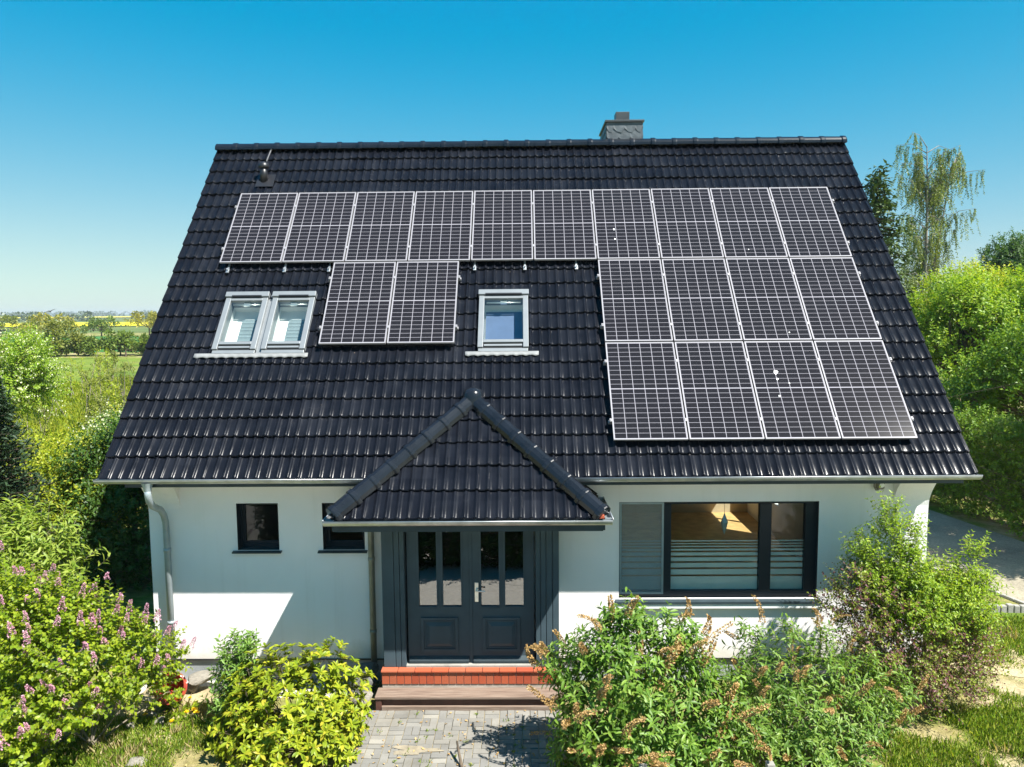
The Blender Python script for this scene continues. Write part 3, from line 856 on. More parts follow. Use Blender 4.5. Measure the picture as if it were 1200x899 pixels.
# clinker brick step
mb = MB()
mb.box(-2.235, .30, -3.708, -3.104, -.2, .452, 1)
n = 24; w = 2.54/n
for k in range(n):
    mb.box(-2.24+k*w+.004, -2.24+(k+1)*w-.004, -3.72, -3.64, .27, .442, 0)
k = 0; x = -2.25
while x < .30:
    mb.box(x+.004, min(x+.24, .315)-.004, -3.745, -3.52, .449, .473, 0); x += .24
mb.build('brick_step', [M['brick'], M['mortar']], house, bevel=.004)

step = empty('wooden_step', (-1.0, -3.87, 0), 'low weathered wooden step against the brick threshold of the front door', 'step')
mb = MB()
mb.box(-2.29, .36, -4.005, -3.86, .19, .225); mb.box(-2.29, .36, -3.852, -3.725, .19, .225)
mb.build('tread', M['board'], step, bevel=.005)
mb = MB(); mb.box(-2.20, .27, -3.955, -3.93, .0, .19); mb.box(-2.28, -2.2, -3.99, -3.73, .0, .19); mb.box(.27, .35, -3.99, -3.73, .0, .19); mb.build('riser', M['boarddark'], step, bevel=.004)
mb = MB(); mb.box(-2.198, .268, -4.0, -3.957, .0, .085); mb.build('kick_board', M['board'], step, bevel=.004)

# ------------------------------------------------------------------ solar panels and their rails
rotm = Matrix(((1, 0, 0), (0, CT, -ST), (0, ST, CT)))
def make_panel():
    p = empty('solar_panel', (0, 0, 0))
    mb = MB(); tw = lambda x, y, z: (x, y, z)
    mb.frame(0, PW, 0, PH, .011, -.035, 0, tw); o = mb.build('frame', M['alu'], p)
    mb = MB(); mb.box(.0112, PW-.0112, .0112, PH-.0112, -.030, -.0025); mb.build('glass', M['cells'], p)
    return p
proto = make_panel()
first = True
STOP = 1.426
def set_panel(x, s_top, label):
    global first
    o = proto if first else copy_tree(proto)
    first = False
    loc = rf(x, s_top+PH, .135+random.uniform(-.002, .002))
    rm = rotm.to_4x4(); rm.translation = loc
    o.matrix_world = rm
    tag(o, label, 'solar panel', 'solar panels on the front roof slope')
    return o
ordn = ['first', 'second', 'third', 'fourth', 'fifth', 'sixth', 'seventh', 'eighth', 'ninth', 'tenth']
panels = {}
for c in range(10):
    lab = f'solar panel, {ordn[c]} from the left in the long top row of ten'
    if c == 0: lab = 'black solar panel at the left end of the long top row, below the vent pipe'
    if c == 9: lab = 'black solar panel at the right end of the long top row of ten'
    if c == 6: lab = 'seventh solar panel from the left in the top row, with two small white droppings'
    panels[(0, c)] = set_panel(-5.3+c*1.06, STOP, lab)
set_panel(-3.36, STOP+1.775, 'left panel of the detached pair, beside the double roof window')
set_panel(-3.36+1.06, STOP+1.775, 'right panel of the detached pair, towards the single roof window')
names2 = ['leftmost', 'second from left', 'third from left', 'rightmost']
for r_ in (1, 2):
    for c in range(4):
        where = 'middle row of four' if r_ == 1 else 'bottom row above the gutter'
        lab = f'{names2[c]} solar panel in the {where}'
        if r_ == 2 and c == 2: lab = 'solar panel with a large white bird dropping, in the bottom row above the gutter'
        panels[(r_, c+6)] = set_panel(-5.3+(c+6)*1.06, STOP+r_*1.775, lab)
def dropping(pan, x, y, r):
    r *= .72
    mb = MB(); rr = random.Random(int(x*1000)); n = 11
    pts = [(x+math.cos(2*math.pi*k/n)*r*rr.uniform(.6, 1.25), y+math.sin(2*math.pi*k/n)*r*1.3*rr.uniform(.6, 1.3)) for k in range(n)]
    mb.face([(a, c_, .0025) for a, c_ in pts])
    for k in range(n): mb.face([(*pts[k], .0025), (*pts[(k+1) % n], .0025), (*pts[(k+1) % n], -.002), (*pts[k], -.002)])
    me_o = mb.build('dropping', M['white'], None); me_o.parent = pan
dropping(panels[(0, 6)], .32, .70, .024); dropping(panels[(0, 6)], .32, .46, .02); dropping(panels[(0, 8)], .42, .18, .013)
dropping(panels[(2, 8)], .36, 1.16, .045); dropping(panels[(2, 8)], .36, 1.03, .022); dropping(panels[(2, 8)], .33, .72, .018); dropping(panels[(2, 8)], .52, .95, .013)
dropping(panels[(1, 8)], .72, .14, .013)
def rail(x0, x1, s, label, splits, hooks=()):
    o = empty('mounting_rail', rf((x0+x1)/2, s, .06), label, 'mounting rail', 'aluminium rails under the solar panels')
    mb = MB(); mb.box(x0-.05, x1+.05, s-.02, s+.02, .058, .098, 0, rf); mb.build('rail', M['alu'], o)
    for x in (x0, x1):
        sg = -1 if x == x0 else 1
        mb = MB(); a, c = sorted((x+sg*.003, x+sg*.035)); mb.box(a, c, s-.025, s+.025, .0985, .142, 0, rf); mb.tube([rf((a+c)/2, s, .142), rf((a+c)/2, s, .152)], .008, 8); mb.build('clamp', M['alu'], o)
    for x in splits:
        mb = MB(); mb.box(x-.018, x+.018, s-.025, s+.025, .1365, .141, 0, rf); mb.build('clamp', M['alu'], o)
    for x in hooks:
        mb = MB(); mb.box(x-.015, x+.015, s+.022, s+.47, .045, .056, 0, rf); mb.tube([rf(x, s+.44, .058), rf(x, s+.44, .10)], .012, 8); mb.box(x-.025, x+.025, s+.40, s+.49, .042, .06, 0, rf); mb.build('roof_hook', M['zinc'], o)
g = .022
spl = lambda x0, n: [x0-.011+1.06*k for k in range(1, n)]
A0 = -5.3; A1 = A0+10*1.06-g; B0 = -3.36; B1 = B0+2*1.06-g; C0 = -5.3+6*1.06
rail(A0, A1, STOP+.36, 'upper aluminium rail carrying the long top row of solar panels', spl(A0, 10))
rail(A0, A1, STOP+1.42, 'lower aluminium rail of the long top row, roof hooks showing below it', spl(A0, 10), (-5.16, -4.2, -3.45, -1.0, -.16, .70))
rail(B0, B1, STOP+1.775+.36, 'upper aluminium rail of the detached pair of solar panels', spl(B0, 2))
rail(B0, B1, STOP+1.775+1.42, 'lower aluminium rail of the detached pair of solar panels', spl(B0, 2))
for r_, w1 in ((1, 'middle'), (2, 'bottom')):
    rail(C0, A1, STOP+r_*1.775+.36, f'upper aluminium rail of the {w1} row of four solar panels', spl(C0, 4))
    rail(C0, A1, STOP+r_*1.775+1.42, f'lower aluminium rail of the {w1} row of four solar panels', spl(C0, 4))

# ornament hanging behind the wide window
o = empty('window_ornament', (2.78, -2.93, 2.2), 'dark diamond ornament hanging inside the wide window', 'ornament')
mb = MB(); mb.lathe([(.003, .28), (.02, .23), (.055, .14), (.035, .05), (.003, -.05)], (2.78, -2.90, 2.23), 8, sm=False); mb.build('pendant', M['zinc2'], o)
mb = MB(); mb.tube([(2.78, -2.90, 2.50), (2.78, -2.90, 2.67)], .003, 4); mb.build('cord', M['darkgrey'], o)

# ------------------------------------------------------------------ ground
def sheet(name, pts, z, mat, th=0.0):
    mb = MB(); mb.face([(x, y, z) for x, y in pts])
    return tag(mb.build(name, mat), kind='structure')
mt, nt, b = nodes('garden_ground'); mp = mapping(nt)
n1 = noise(nt, mp, .55, 7, .62); n2 = noise(nt, mp, 9, 6, .7)
r1 = ramp(nt, n1.outputs[0], [(.34, (.08, .14, .018)), (.44, (.14, .19, .03)), (.53, (.27, .23, .10)), (.64, (.40, .34, .21))])
r2 = ramp(nt, n2.outputs[0], [(.3, (.55, .55, .5)), (.7, (1.15, 1.15, 1.1))])
mx = nt.nodes.new('ShaderNodeMix'); mx.data_type = 'RGBA'; mx.blend_type = 'MULTIPLY'; mx.inputs[0].default_value = 1
nt.links.new(r1.outputs[0], mx.inputs[6]); nt.links.new(r2.outputs[0], mx.inputs[7]); nt.links.new(mx.outputs[2], b.inputs['Base Color'])
b.inputs['Roughness'].default_value = .95; b.inputs['Specular IOR Level'].default_value = .1
n3 = noise(nt, mp, 40, 5); bump(nt, n3.outputs[0], .8, .03, b)
M['ground'] = mt
def field(name, stops, scale, fine, str_=(1, 1, 1)):
    mt, nt, b = nodes(name); mp = mapping(nt, str_)
    n1 = noise(nt, mp, scale, 6, .6); r1 = ramp(nt, n1.outputs[0], stops)
    n2 = noise(nt, mp, fine, 5, .7); r2 = ramp(nt, n2.outputs[0], [(.3, (.6, .6, .55)), (.7, (1.2, 1.2, 1.15))])
    mx = nt.nodes.new('ShaderNodeMix'); mx.data_type = 'RGBA'; mx.blend_type = 'MULTIPLY'; mx.inputs[0].default_value = 1
    nt.links.new(r1.outputs[0], mx.inputs[6]); nt.links.new(r2.outputs[0], mx.inputs[7]); nt.links.new(mx.outputs[2], b.inputs['Base Color'])
    b.inputs['Roughness'].default_value = .95; b.inputs['Specular IOR Level'].default_value = .1
    return mt
M['meadow'] = field('meadow_grass', [(.35, (.09, .14, .02)), (.5, (.14, .19, .03)), (.65, (.17, .18, .05))], .15, 1.2)
M['crop'] = field('green_crop', [(.35, (.03, .12, .035)), (.6, (.045, .16, .04))], .03, .4)
M['rape'] = field('flowering_rape', [(.35, (.55, .46, .02)), (.6, (.66, .56, .03))], .02, .3)
M['farland'] = field('far_farmland', [(.35, (.06, .11, .035)), (.5, (.12, .15, .05)), (.62, (.07, .12, .03))], .006, .05)
M['gravel'] = field('grey_gravel', [(.3, (.42, .395, .37)), (.7, (.55, .52, .48))], 14, 60)
M['asphalt'] = field('driveway_concrete', [(.3, (.21, .185, .15)), (.55, (.29, .26, .205)), (.7, (.34, .305, .24))], .9, 30)
M['soil'] = field('dry_sandy_soil', [(.3, (.26, .21, .13)), (.6, (.42, .35, .22))], 3, 30)
sheet('ground', [(-8000, -300), (8000, -300), (8000, 9000), (-8000, 9000)], 0, M['ground'])
sheet('meadow', [(-200, 13), (-14, 12), (-10, 30), (60, 60), (60, 84), (-200, 84)], .012, M['meadow'])
sheet('crop_field', [(-420, 98), (120, 98), (150, 180), (-420, 180)], .06, M['crop'])
sheet('far_fields', [(-6000, 215), (6000, 215), (6000, 8500), (-6000, 8500)], .05, M['farland'])
sheet('rape_field', [(-620, 345), (-60, 335), (120, 520), (-150, 540), (-330, 500), (-620, 480)], .4, M['rape'])
sheet('rape_field', [(-1500, 1250), (-100, 1200), (-100, 1900), (-1500, 1900)], 1.2, M['rape'])
# rolling hills on the skyline
def hills(name, y, w, h, mat, seed):
    r = np.random.default_rng(seed); n = 160
    xs = np.linspace(-w, w, n); hh = np.zeros(n)
    for k in range(1, 9): hh += np.sin(xs/w*k*2.3 + r.uniform(0, 6))*r.uniform(.2, 1)/k
    hh = h*(.6 + .28*hh); V = []; F = []
    for i in range(n):
        for dy, f in ((-900, 0), (-500, .45), (0, 1), (700, .6), (1500, 0)): V.append((xs[i], y+dy, hh[i]*f-.1))
    for i in range(n-1):
        for j in range(4): F.append([i*5+j, i*5+5+j, i*5+6+j, i*5+1+j])
    return tag(link(name, np_mesh(name, np.array(V), [np.array(F)], True), mat), kind='structure')
hills('hills', 4200, 6000, 15, M['farland'], 3)

# paved path: individual concrete blocks in a mixed bond
mb = MB(); r_ = random.Random(12)
u = .104
occ = {}
nx, ny = 26, 15
for j in range(ny):
    for i in range(nx):
        if (i, j) in occ: continue
        horiz = (i+j) % 4 in (0, 1) if r_.random() < .88 else r_.random() < .5
        if horiz and i+1 < nx and (i+1, j) not in occ: cellsz = (2, 1)
        elif j+1 < ny and (i, j+1) not in occ: cellsz = (1, 2)
        elif i+1 < nx and (i+1, j) not in occ: cellsz = (2, 1)
        else: cellsz = (1, 1)
        for a in range(cellsz[0]):
            for c in range(cellsz[1]): occ[(i+a, j+c)] = 1
        x0 = -2.43+i*u; y1 = -3.99-j*u; gp = .004
        dz = r_.uniform(-.004, .004); t1, t2 = r_.uniform(-.003, .003), r_.uniform(-.003, .003)
        mb.hexa([(x0+gp, y1-cellsz[1]*u+gp, -.02), (x0+cellsz[0]*u-gp, y1-cellsz[1]*u+gp, -.02), (x0+cellsz[0]*u-gp, y1-gp, -.02), (x0+gp, y1-gp, -.02),
                 (x0+gp, y1-cellsz[1]*u+gp, .03+dz+t1), (x0+cellsz[0]*u-gp, y1-cellsz[1]*u+gp, .03+dz+t2), (x0+cellsz[0]*u-gp, y1-gp, .03+dz-t1), (x0+gp, y1-gp, .03+dz-t2)])
tag(mb.build('paved_path', M['paver'], bevel=.004), kind='structure')
sheet('path_bed', [(-2.46, -5.60), (.30, -5.60), (.30, -3.97), (-2.46, -3.97)], .016, M['soil'])
M['pathsand'] = plain('sand_dusted_paving', (0.235, 0.20, 0.14), .95, var=.2, nscale=12, bmp=.5, bscale=90)
def blob_sheet(name, c, rx, ry, z, mat, seed, n=28, amp=.25, dome=.012):
    r = np.random.default_rng(seed); t = np.linspace(0, 2*np.pi, n, endpoint=False)
    k = 1 + amp*(np.sin(3*t+r.uniform(0, 6))*.5 + np.sin(5*t+r.uniform(0, 6))*.35 + r.normal(0, .15, n))
    V = [(c[0], c[1], z+dome)] + [(c[0]+rx*k[i]*math.cos(t[i]), c[1]+ry*k[i]*math.sin(t[i]), z) for i in range(n)]
    F = [[0, 1+i, 1+(i+1) % n] for i in range(n)]
    return tag(link(name, np_mesh(name, np.array(V), [np.array(F)], True), mat), kind='structure')
blob_sheet('sand_patch', (-1.62, -4.97, 0), .26, .10, .036, M['pathsand'], 2, 44, .6, .002)
blob_sheet('soil_patch', (7.2, -2.5, 0), .75, .55, .008, M['soil'], 6)
blob_sheet('soil_patch', (7.9, -1.4, 0), .8, .35, .010, M['soil'], 8)
blob_sheet('soil_patch', (6.6, -3.6, 0), .5, .4, .009, M['soil'], 9)
blob_sheet('soil_patch', (-5.2, -4.5, 0), .75, .42, .010, M['soil'], 10)
blob_sheet('soil_patch', (-5.0, -3.5, 0), .9, .3, .012, M['soil'], 11)
sheet('gravel_strip', [(-5.9, -3.6), (-2.5, -3.6), (-2.5, -3.08), (-5.9, -3.08)], .006, M['gravel'])
sheet('gravel_yard', [(-16, -30), (16, -30), (16, -6.5), (-16, -6.5)], .008, M['gravel'])  # gravel front yard, extended and lightened to bounce light onto the walls
sheet('driveway', [(9.3, -.55), (12.4, -.4), (11.6, 3.4), (10.9, 6.6), (9.5, 14), (5.0, 14), (7.0, 7), (8.4, 2.3)], .012, M['asphalt'])
mb = MB()
pth = [(9.25, -.55), (8.35, 2.3), (6.95, 7)]
for k in range(2):
    a, c = Vector((*pth[k], 0)), Vector((*pth[k+1], 0)); d = (c-a); L = d.length; d.normalize(); s_ = Vector((d.y, -d.x, 0)); n = int(L/.5)
    for q in range(n):
        p0 = a+d*(q*L/n+.006); p1 = a+d*((q+1)*L/n-.006)
        mb.hexa([p0-s_*.08, p0, p1, p1-s_*.08, p0-s_*.08+Vector((0, 0, .05)), p0+Vector((0, 0, .05)), p1+Vector((0, 0, .05)), p1-s_*.08+Vector((0, 0, .05))])
tag(mb.build('driveway_kerb', M['concrete'], bevel=.008), kind='structure')
mb = MB(); r_ = random.Random(3)
for k in range(14):
    x = 7.75+k*.115; y = -.50-.006*k
    mb.box(x, x+.10, y, y+.09, -.05, .14+r_.uniform(-.015, .015))
tag(mb.build('palisade_edging', M['concrete'], bevel=.012), 'row of short pale concrete palisade stones at the near end of the driveway', 'edging')
mb = MB()
for k in range(12):
    x = -2.1+k*.215
    mb.box(x, x+.20, -5.72+.012*math.sin(k*2), -5.61, -.05, .05+.008*math.sin(k*3.3))
tag(mb.build('brick_edging', M['brick'], bevel=.008), 'row of reddish bricks edging the near end of the paved path', 'edging')

# ------------------------------------------------------------------ plants: helpers
def unit(a): return a/np.maximum(np.linalg.norm(a, axis=-1, keepdims=True), 1e-9)
TPL = {
 'v':    (np.array([[0,0,0],[.42,.5,.10],[1,0,-.06],[.42,-.5,.10]]), np.array([[0,2,1],[0,3,2]])),
 'long': (np.array([[0,0,0],[.30,.42,.05],[.30,-.42,.05],[.68,.44,.01],[.68,-.44,.01],[1,0,-.16],[.3,0,.0],[.68,0,-.045]]),
          np.array([[0,6,1],[0,2,6],[6,7,3],[6,3,1],[6,2,4],[6,4,7],[7,5,3],[7,4,5]])),
 'heart':(np.array([[0,0,0],[.10,.42,.06],[.10,-.42,.06],[.50,.44,.06],[.50,-.44,.06],[1,0,-.14],[.45,0,0]]),
          np.array([[0,6,1],[1,6,3],[3,6,5],[0,2,6],[2,4,6],[4,5,6]])),
 'quad': (np.array([[0,0,0],[.5,.5,.05],[1,0,0],[.5,-.5,.05]]), np.array([[0,1,2,3]])),
}
def leaf_mesh(name, P, D, N, L, wr, kind='v'):
    T, F = TPL[kind]
    D = unit(D); S = unit(np.cross(N, D)); N = np.cross(D, S)
    L = np.asarray(L)[:, None, None]
    V = P[:, None, :] + L*(T[None, :, 0:1]*D[:, None, :] + T[None, :, 1:2]*wr*S[:, None, :] + T[None, :, 2:3]*N[:, None, :])
    k = len(T)
    FF = (np.arange(len(P))*k)[:, None, None] + F[None]
    return np_mesh(name, V.reshape(-1, 3), [FF.reshape(-1, F.shape[1])], smooth=False)

def sph(r, n):
    return unit(r.normal(size=(n, 3)))

DENS = 3.0
def clump_twigs(r, clumps, dens, up=.5, out=.6, ctr=None, tl=(.12, .3), hollow=.35):
    """twig starts, directions and lengths spread through lumps (x,y,z,radius)"""
    C = np.array(clumps, float)
    if ctr is None: ctr = C[:, :3].mean(0)
    Ps, Ds = [], []
    for c in C:
        n = max(3, int(dens*DENS*c[3]**2))
        d = sph(r, n); rad = c[3]*(hollow + (1-hollow)*r.random((n, 1))**.6)*(1+.18*r.normal(size=(n, 1)))
        p = c[:3] + d*rad*np.array([1, 1, .9])
        Ps.append(p); Ds.append(d*out + unit(p-ctr)*.5 + np.array([0, 0, up]) + r.normal(size=(n, 3))*.28)
    P = np.concatenate(Ps); D = unit(np.concatenate(Ds))
    k = P[:, 2] > .03
    P, D = P[k], D[k]
    return P, D, r.uniform(tl[0], tl[1], len(P))

def twig_leaves(r, P, D, TL, k, ll, spread=.9, whorl=False, droop=0.0, opp=False):
    n = len(P)
    a = unit(np.cross(D, np.array([.3, .2, 1.0]) + r.normal(size=(n, 3))*.2)); b = np.cross(D, a)
    t = (np.arange(k)+.6)/k
    if whorl: t = .86+.14*np.arange(k)/k
    ph = np.arange(k)*2.39996
    if opp: ph = np.floor(np.arange(k)/2)*1.5708 + (np.arange(k) % 2)*np.pi; t = (np.floor(np.arange(k)/2)*2+1.4)/k
    ph = ph[None]+r.uniform(0, 6.28, (n, 1))+r.normal(size=(n, k))*.25
    pos = P[:, None]+D[:, None]*(TL[:, None]*t[None])[..., None]
    side = a[:, None]*np.cos(ph)[..., None]+b[:, None]*np.sin(ph)[..., None]
    fwd = (1-spread*.75)+.25*t
    d = unit(D[:, None]*fwd[None, :, None]+side*spread+r.normal(size=(n, k, 3))*.16+np.array([0, 0, -droop]))
    nn = D[:, None]*.8 + np.array([0, 0, .7]) + r.normal(size=(n, k, 3))*.3
    L = r.uniform(ll[0], ll[1], (n, k))*(1-.25*np.abs(t-.5))
    return pos.reshape(-1, 3), d.reshape(-1, 3), nn.reshape(-1, 3), L.ravel()

def twig_mesh_data(P, D, TL, rad):
    n = len(P); a = unit(np.cross(D, np.array([.31, .17, .9]))); b = np.cross(D, a)
    ang = np.array([0, 2.094, 4.189]); off = a[:, None]*np.cos(ang)[None, :, None]+b[:, None]*np.sin(ang)[None, :, None]
    V = np.concatenate([P[:, None]+off*rad, P[:, None]+D[:, None]*TL[:, None, None]+off*rad*.45], 1)
    F = np.array([[0,1,4,3],[1,2,5,4],[2,0,3,5]])
    return V.reshape(-1, 3), ((np.arange(n)*6)[:, None, None]+F[None]).reshape(-1, 4)

def stems(mb, r, bases, targets, r0, r1, seg=5, bend=.12):
    for t in targets:
        bs = bases[r.integers(len(bases))]
        b0, t0 = np.array(bs, float), np.array(t, float); L = np.linalg.norm(t0-b0)
        mid = (b0+t0)/2 + r.normal(size=3)*bend*L*.5 + np.array([0, 0, .10*L]); q = (b0*.25+mid*.75)
        mb.tube([b0, (b0+q)/2+r.normal(size=3)*.02*L, q, (mid+t0)/2+r.normal(size=3)*.03*L, t0], [r0, r0*.8, r0*.62, r0*.45, r1], seg, cap=False)

def bush(name, label, cat, loc, clumps, dens, leafm, barkm, bases, k=7, ll=(.05, .08), wr=.45, kind='v', tl=(.12, .3), up=.5, out=.6, spread=.9,
         stem_r=.014, twig_r=.0025, seed=1, hollow=.35, group=None, droop=0.0, opp=False, whorl=False, ctr=None, bend=.12):
    r = np.random.default_rng(seed)
    root = empty(name, loc, label, cat, group)
    P, D, TL = clump_twigs(r, clumps, dens, up, out, ctr, tl, hollow)
    lp = twig_leaves(r, P, D, TL, k, ll, spread, whorl, droop, opp)
    link('foliage', leaf_mesh('foliage', *lp[:4], wr, kind), leafm, root)
    mb = MB(); stems(mb, r, bases, [c[:3] for c in clumps], stem_r, stem_r*.3, bend=bend)
    sub = r.choice(len(P), min(len(P), len(clumps)*5), replace=False); C = np.array(clumps)[:, :3]
    for i in sub:
        c = C[np.argmin(((C-P[i])**2).sum(1))]; mb.tube([c, (c+P[i])/2+r.normal(size=3)*.02, P[i]], [stem_r*.35, stem_r*.25, twig_r], 4, cap=False)
    V0 = np.array(mb.v); n0 = len(V0); tv, tf = twig_mesh_data(P, D, TL, twig_r)
    me = np_mesh('stem', np.concatenate([V0, tv]), [np.array(mb.f), tf+n0], True)
    link('stem', me, barkm, root)
    return root, P, D, TL

# leaf materials (spring greens)
LM = {}
LM['lilac'] = leafmat('lilac_leaf', [(0, (0.125, 0.206, 0.010)), (.5, (0.206, 0.289, 0.014)), (1, (0.312, 0.366, 0.022))], 0.42)
LM['rhodo'] = leafmat('rhododendron_leaf', [(0, (0.132, 0.193, 0.012)), (.5, (0.231, 0.286, 0.016)), (.85, (0.330, 0.363, 0.025)), (1, (0.363, 0.308, 0.030))], 0.28, rough=.4, spec=.2)
LM['euon'] = leafmat('light_green_leaf', [(0, (.10, .20, .03)), (1, (.18, .29, .05))], .3)
LM['bud'] = leafmat('buddleia_leaf', [(0, (0.077, 0.160, 0.020)), (.6, (0.138, 0.248, 0.030)), (1, (0.220, 0.330, 0.055))], 0.36)
LM['bud2'] = leafmat('grey_green_buddleia_leaf', [(0, (0.083, 0.165, 0.025)), (.6, (0.143, 0.248, 0.035)), (1, (0.231, 0.319, 0.060))], 0.36)
LM['purple'] = leafmat('purple_green_leaf', [(0, (.14, .05, .06)), (.36, (.20, .09, .08)), (.46, (.15, .19, .02)), (1, (.25, .30, .035))], .35)
LM['privet'] = leafmat('privet_leaf', [(0, (0.138, 0.246, 0.012)), (.7, (0.230, 0.336, 0.018)), (1, (0.345, 0.414, 0.030))], 0.4)
LM['bright'] = leafmat('bright_spring_leaf', [(0, (0.120, 0.224, 0.014)), (.5, (0.200, 0.319, 0.020)), (1, (0.340, 0.431, 0.043))], 0.42)
LM['hedge'] = leafmat('beech_hedge_leaf', [(0, (0.075, 0.152, 0.010)), (.6, (0.128, 0.232, 0.012)), (1, (0.195, 0.275, 0.020))], .3)
LM['pointed'] = leafmat('pale_pointed_leaf', [(0, (0.140, 0.224, 0.022)), (1, (0.312, 0.374, 0.066))], 0.42)
LM['bramble'] = leafmat('yellow_green_leaf', [(0, (0.190, 0.258, 0.017)), (.6, (0.325, 0.381, 0.022)), (1, (0.448, 0.426, 0.055))], 0.42)
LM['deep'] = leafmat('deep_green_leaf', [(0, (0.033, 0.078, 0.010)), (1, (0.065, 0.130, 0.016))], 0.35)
LM['conifer'] = leafmat('conifer_needle', [(0, (.015, .035, .014)), (1, (.03, .06, .022))], .1, rough=.6)
LM['conifer2'] = leafmat('spruce_needle', [(0, (.03, .065, .014)), (1, (.085, .13, .028))], .15, rough=.6)
LM['birch'] = leafmat('birch_leaf', [(0, (.11, .16, .025)), (1, (.20, .24, .045))], .4)
LM['white'] = leafmat('white_blossom', [(0, (.40, .42, .20)), (1, (.66, .66, .48))], .3, tcol=(1, 1, .9))
LM['lilacf'] = leafmat('lilac_floret', [(0, (.46, .17, .25)), (.5, (.60, .31, .40)), (1, (.72, .50, .56))], .25, tcol=(1, .9, 1))
LM['seed'] = leafmat('brown_seed_capsule', [(0, (.30, .17, .05)), (1, (.52, .36, .16))], .1, rough=.8)
LM['dandelion'] = leafmat('dandelion_floret', [(0, (.72, .50, .01)), (1, (.80, .62, .02))], .2)
LM['grass'] = leafmat('grass_blade', [(0, (.10, .19, .015)), (.5, (.18, .28, .02)), (1, (.38, .40, .08))], .35)
LM['dry'] = leafmat('dry_grass', [(0, (.30, .24, .10)), (1, (.42, .36, .18))], .3)
LM['olive'] = leafmat('olive_spring_leaf', [(0, (0.130, 0.162, 0.024)), (1, (0.221, 0.230, 0.048))], .35)
LM['ochre'] = leafmat('ochre_spring_leaf', [(0, (.24, .23, .03)), (1, (.34, .30, .05))], .35)
LM['shrubfar'] = leafmat('hedgerow_leaf', [(0, (.09, .15, .02)), (1, (.17, .22, .04))], .3)
LM['farwood'] = leafmat('far_tree_leaf', [(0, (.07, .10, .05)), (1, (.11, .14, .06))], .2)

# ------------------------------------------------------------------ foreground shrubs
# lilac
LC = [(-6.56,-4.9,1.84,.42),(-6.07,-4.9,1.86,.32),(-5.79,-4.7,1.62,.34),(-5.41,-4.5,1.28,.30),(-5.13,-4.3,.95,.26),(-5.0,-4.4,.50,.15),(-6.41,-5.2,1.48,.45),(-5.83,-5.2,1.40,.42),
      (-5.50,-4.9,1.0,.34),(-5.2,-4.6,.72,.22),(-6.32,-5.4,.82,.45),(-5.80,-5.4,.82,.34),(-6.3,-5.6,.3,.4),(-6.9,-4.7,1.9,.45),(-7.1,-5.0,1.1,.5),(-5.95,-5.0,1.78,.25)]
lil, P, D, TL = bush('lilac_bush', 'big lilac bush with mauve flower spikes at the left corner of the house', 'shrub', (-6.1, -4.9, 0), LC, 440, LM['lilac'], M['greybark'],
    [(-6.3, -4.9, 0), (-6.0, -4.7, 0), (-6.2, -5.1, 0), (-5.8, -4.8, 0)], k=9, ll=(.04, .066), wr=.85, kind='heart', tl=(.10, .26), up=.55, seed=11, stem_r=.018)
def panicle(seed, L=.17, R0=.042, n=150):
    r = np.random.default_rng(seed)
    t = r.random(n)**.8; rad = R0*(1-t*.86)*(.75+.35*r.random(n)); an = r.uniform(0, 6.28, n)
    o = np.stack([np.cos(an), np.sin(an), np.zeros(n)], -1)
    P = o*rad[:, None]+np.array([0, 0, 1])*(t*L)[:, None] + np.stack([.02*np.sin(t*3), np.zeros(n), np.zeros(n)], -1)
    return leaf_mesh('flower', P, o+np.array([0, 0, .5])+r.normal(size=(n, 3))*.5, sph(r, n)+np.array([0, 0, .4]), r.uniform(.014, .022, n), .8, 'quad')
pan = [panicle(s, L) for s, L in ((1, .17), (2, .20), (3, .13), (4, .15))]
for me in pan: me.materials.append(LM['lilacf'])
def put_parts(root, name, meshes, P, D, n, r, cond, scl=(.8, 1.2), mind=.07, tilt=.35, up=(0, 0, .9)):
    C = np.where(cond)[0]; r.shuffle(C); kept = []
    for i in C:
        if all(np.linalg.norm(P[i]-P[j]) > mind for j in kept):
            kept.append(i)
        if len(kept) >= n: break
    off = Vector(root.location)
    for q, i in enumerate(kept):
        o = bpy.data.objects.new(name, meshes[q % len(meshes)]); col.objects.link(o); o.parent = root
        d = Vector(D[i]*tilt+np.array(up)+r.normal(size=3)*.12).normalized()
        o.rotation_mode = 'QUATERNION'; o.rotation_quaternion = d.to_track_quat('Z', 'Y') @ Vector((0, 0, 1)).rotation_difference(Vector((0, 0, 1)))
        o.location = Vector(P[i]) - off; s = r.uniform(*scl); o.scale = (s, s, s)
r0 = np.random.default_rng(5)
tip = P+D*TL[:, None]
C = np.array(LC); ctr = np.array([-6.2, -4.6, .8])
view = unit(np.array([-.2, -14.15, 5.5])-ctr)
# flowers sit on the outer shoots
dist = np.min([np.where(((tip-c[:3])**2).sum(1) > (c[3]*.92)**2, 1, 0) for c in C], axis=0)
put_parts(lil, 'flower', pan, tip, D, 98, r0, (dist > 0) & (tip[:, 2] > .45) & (tip[:, 0] > -6.8), (.75, 1.05), .09)

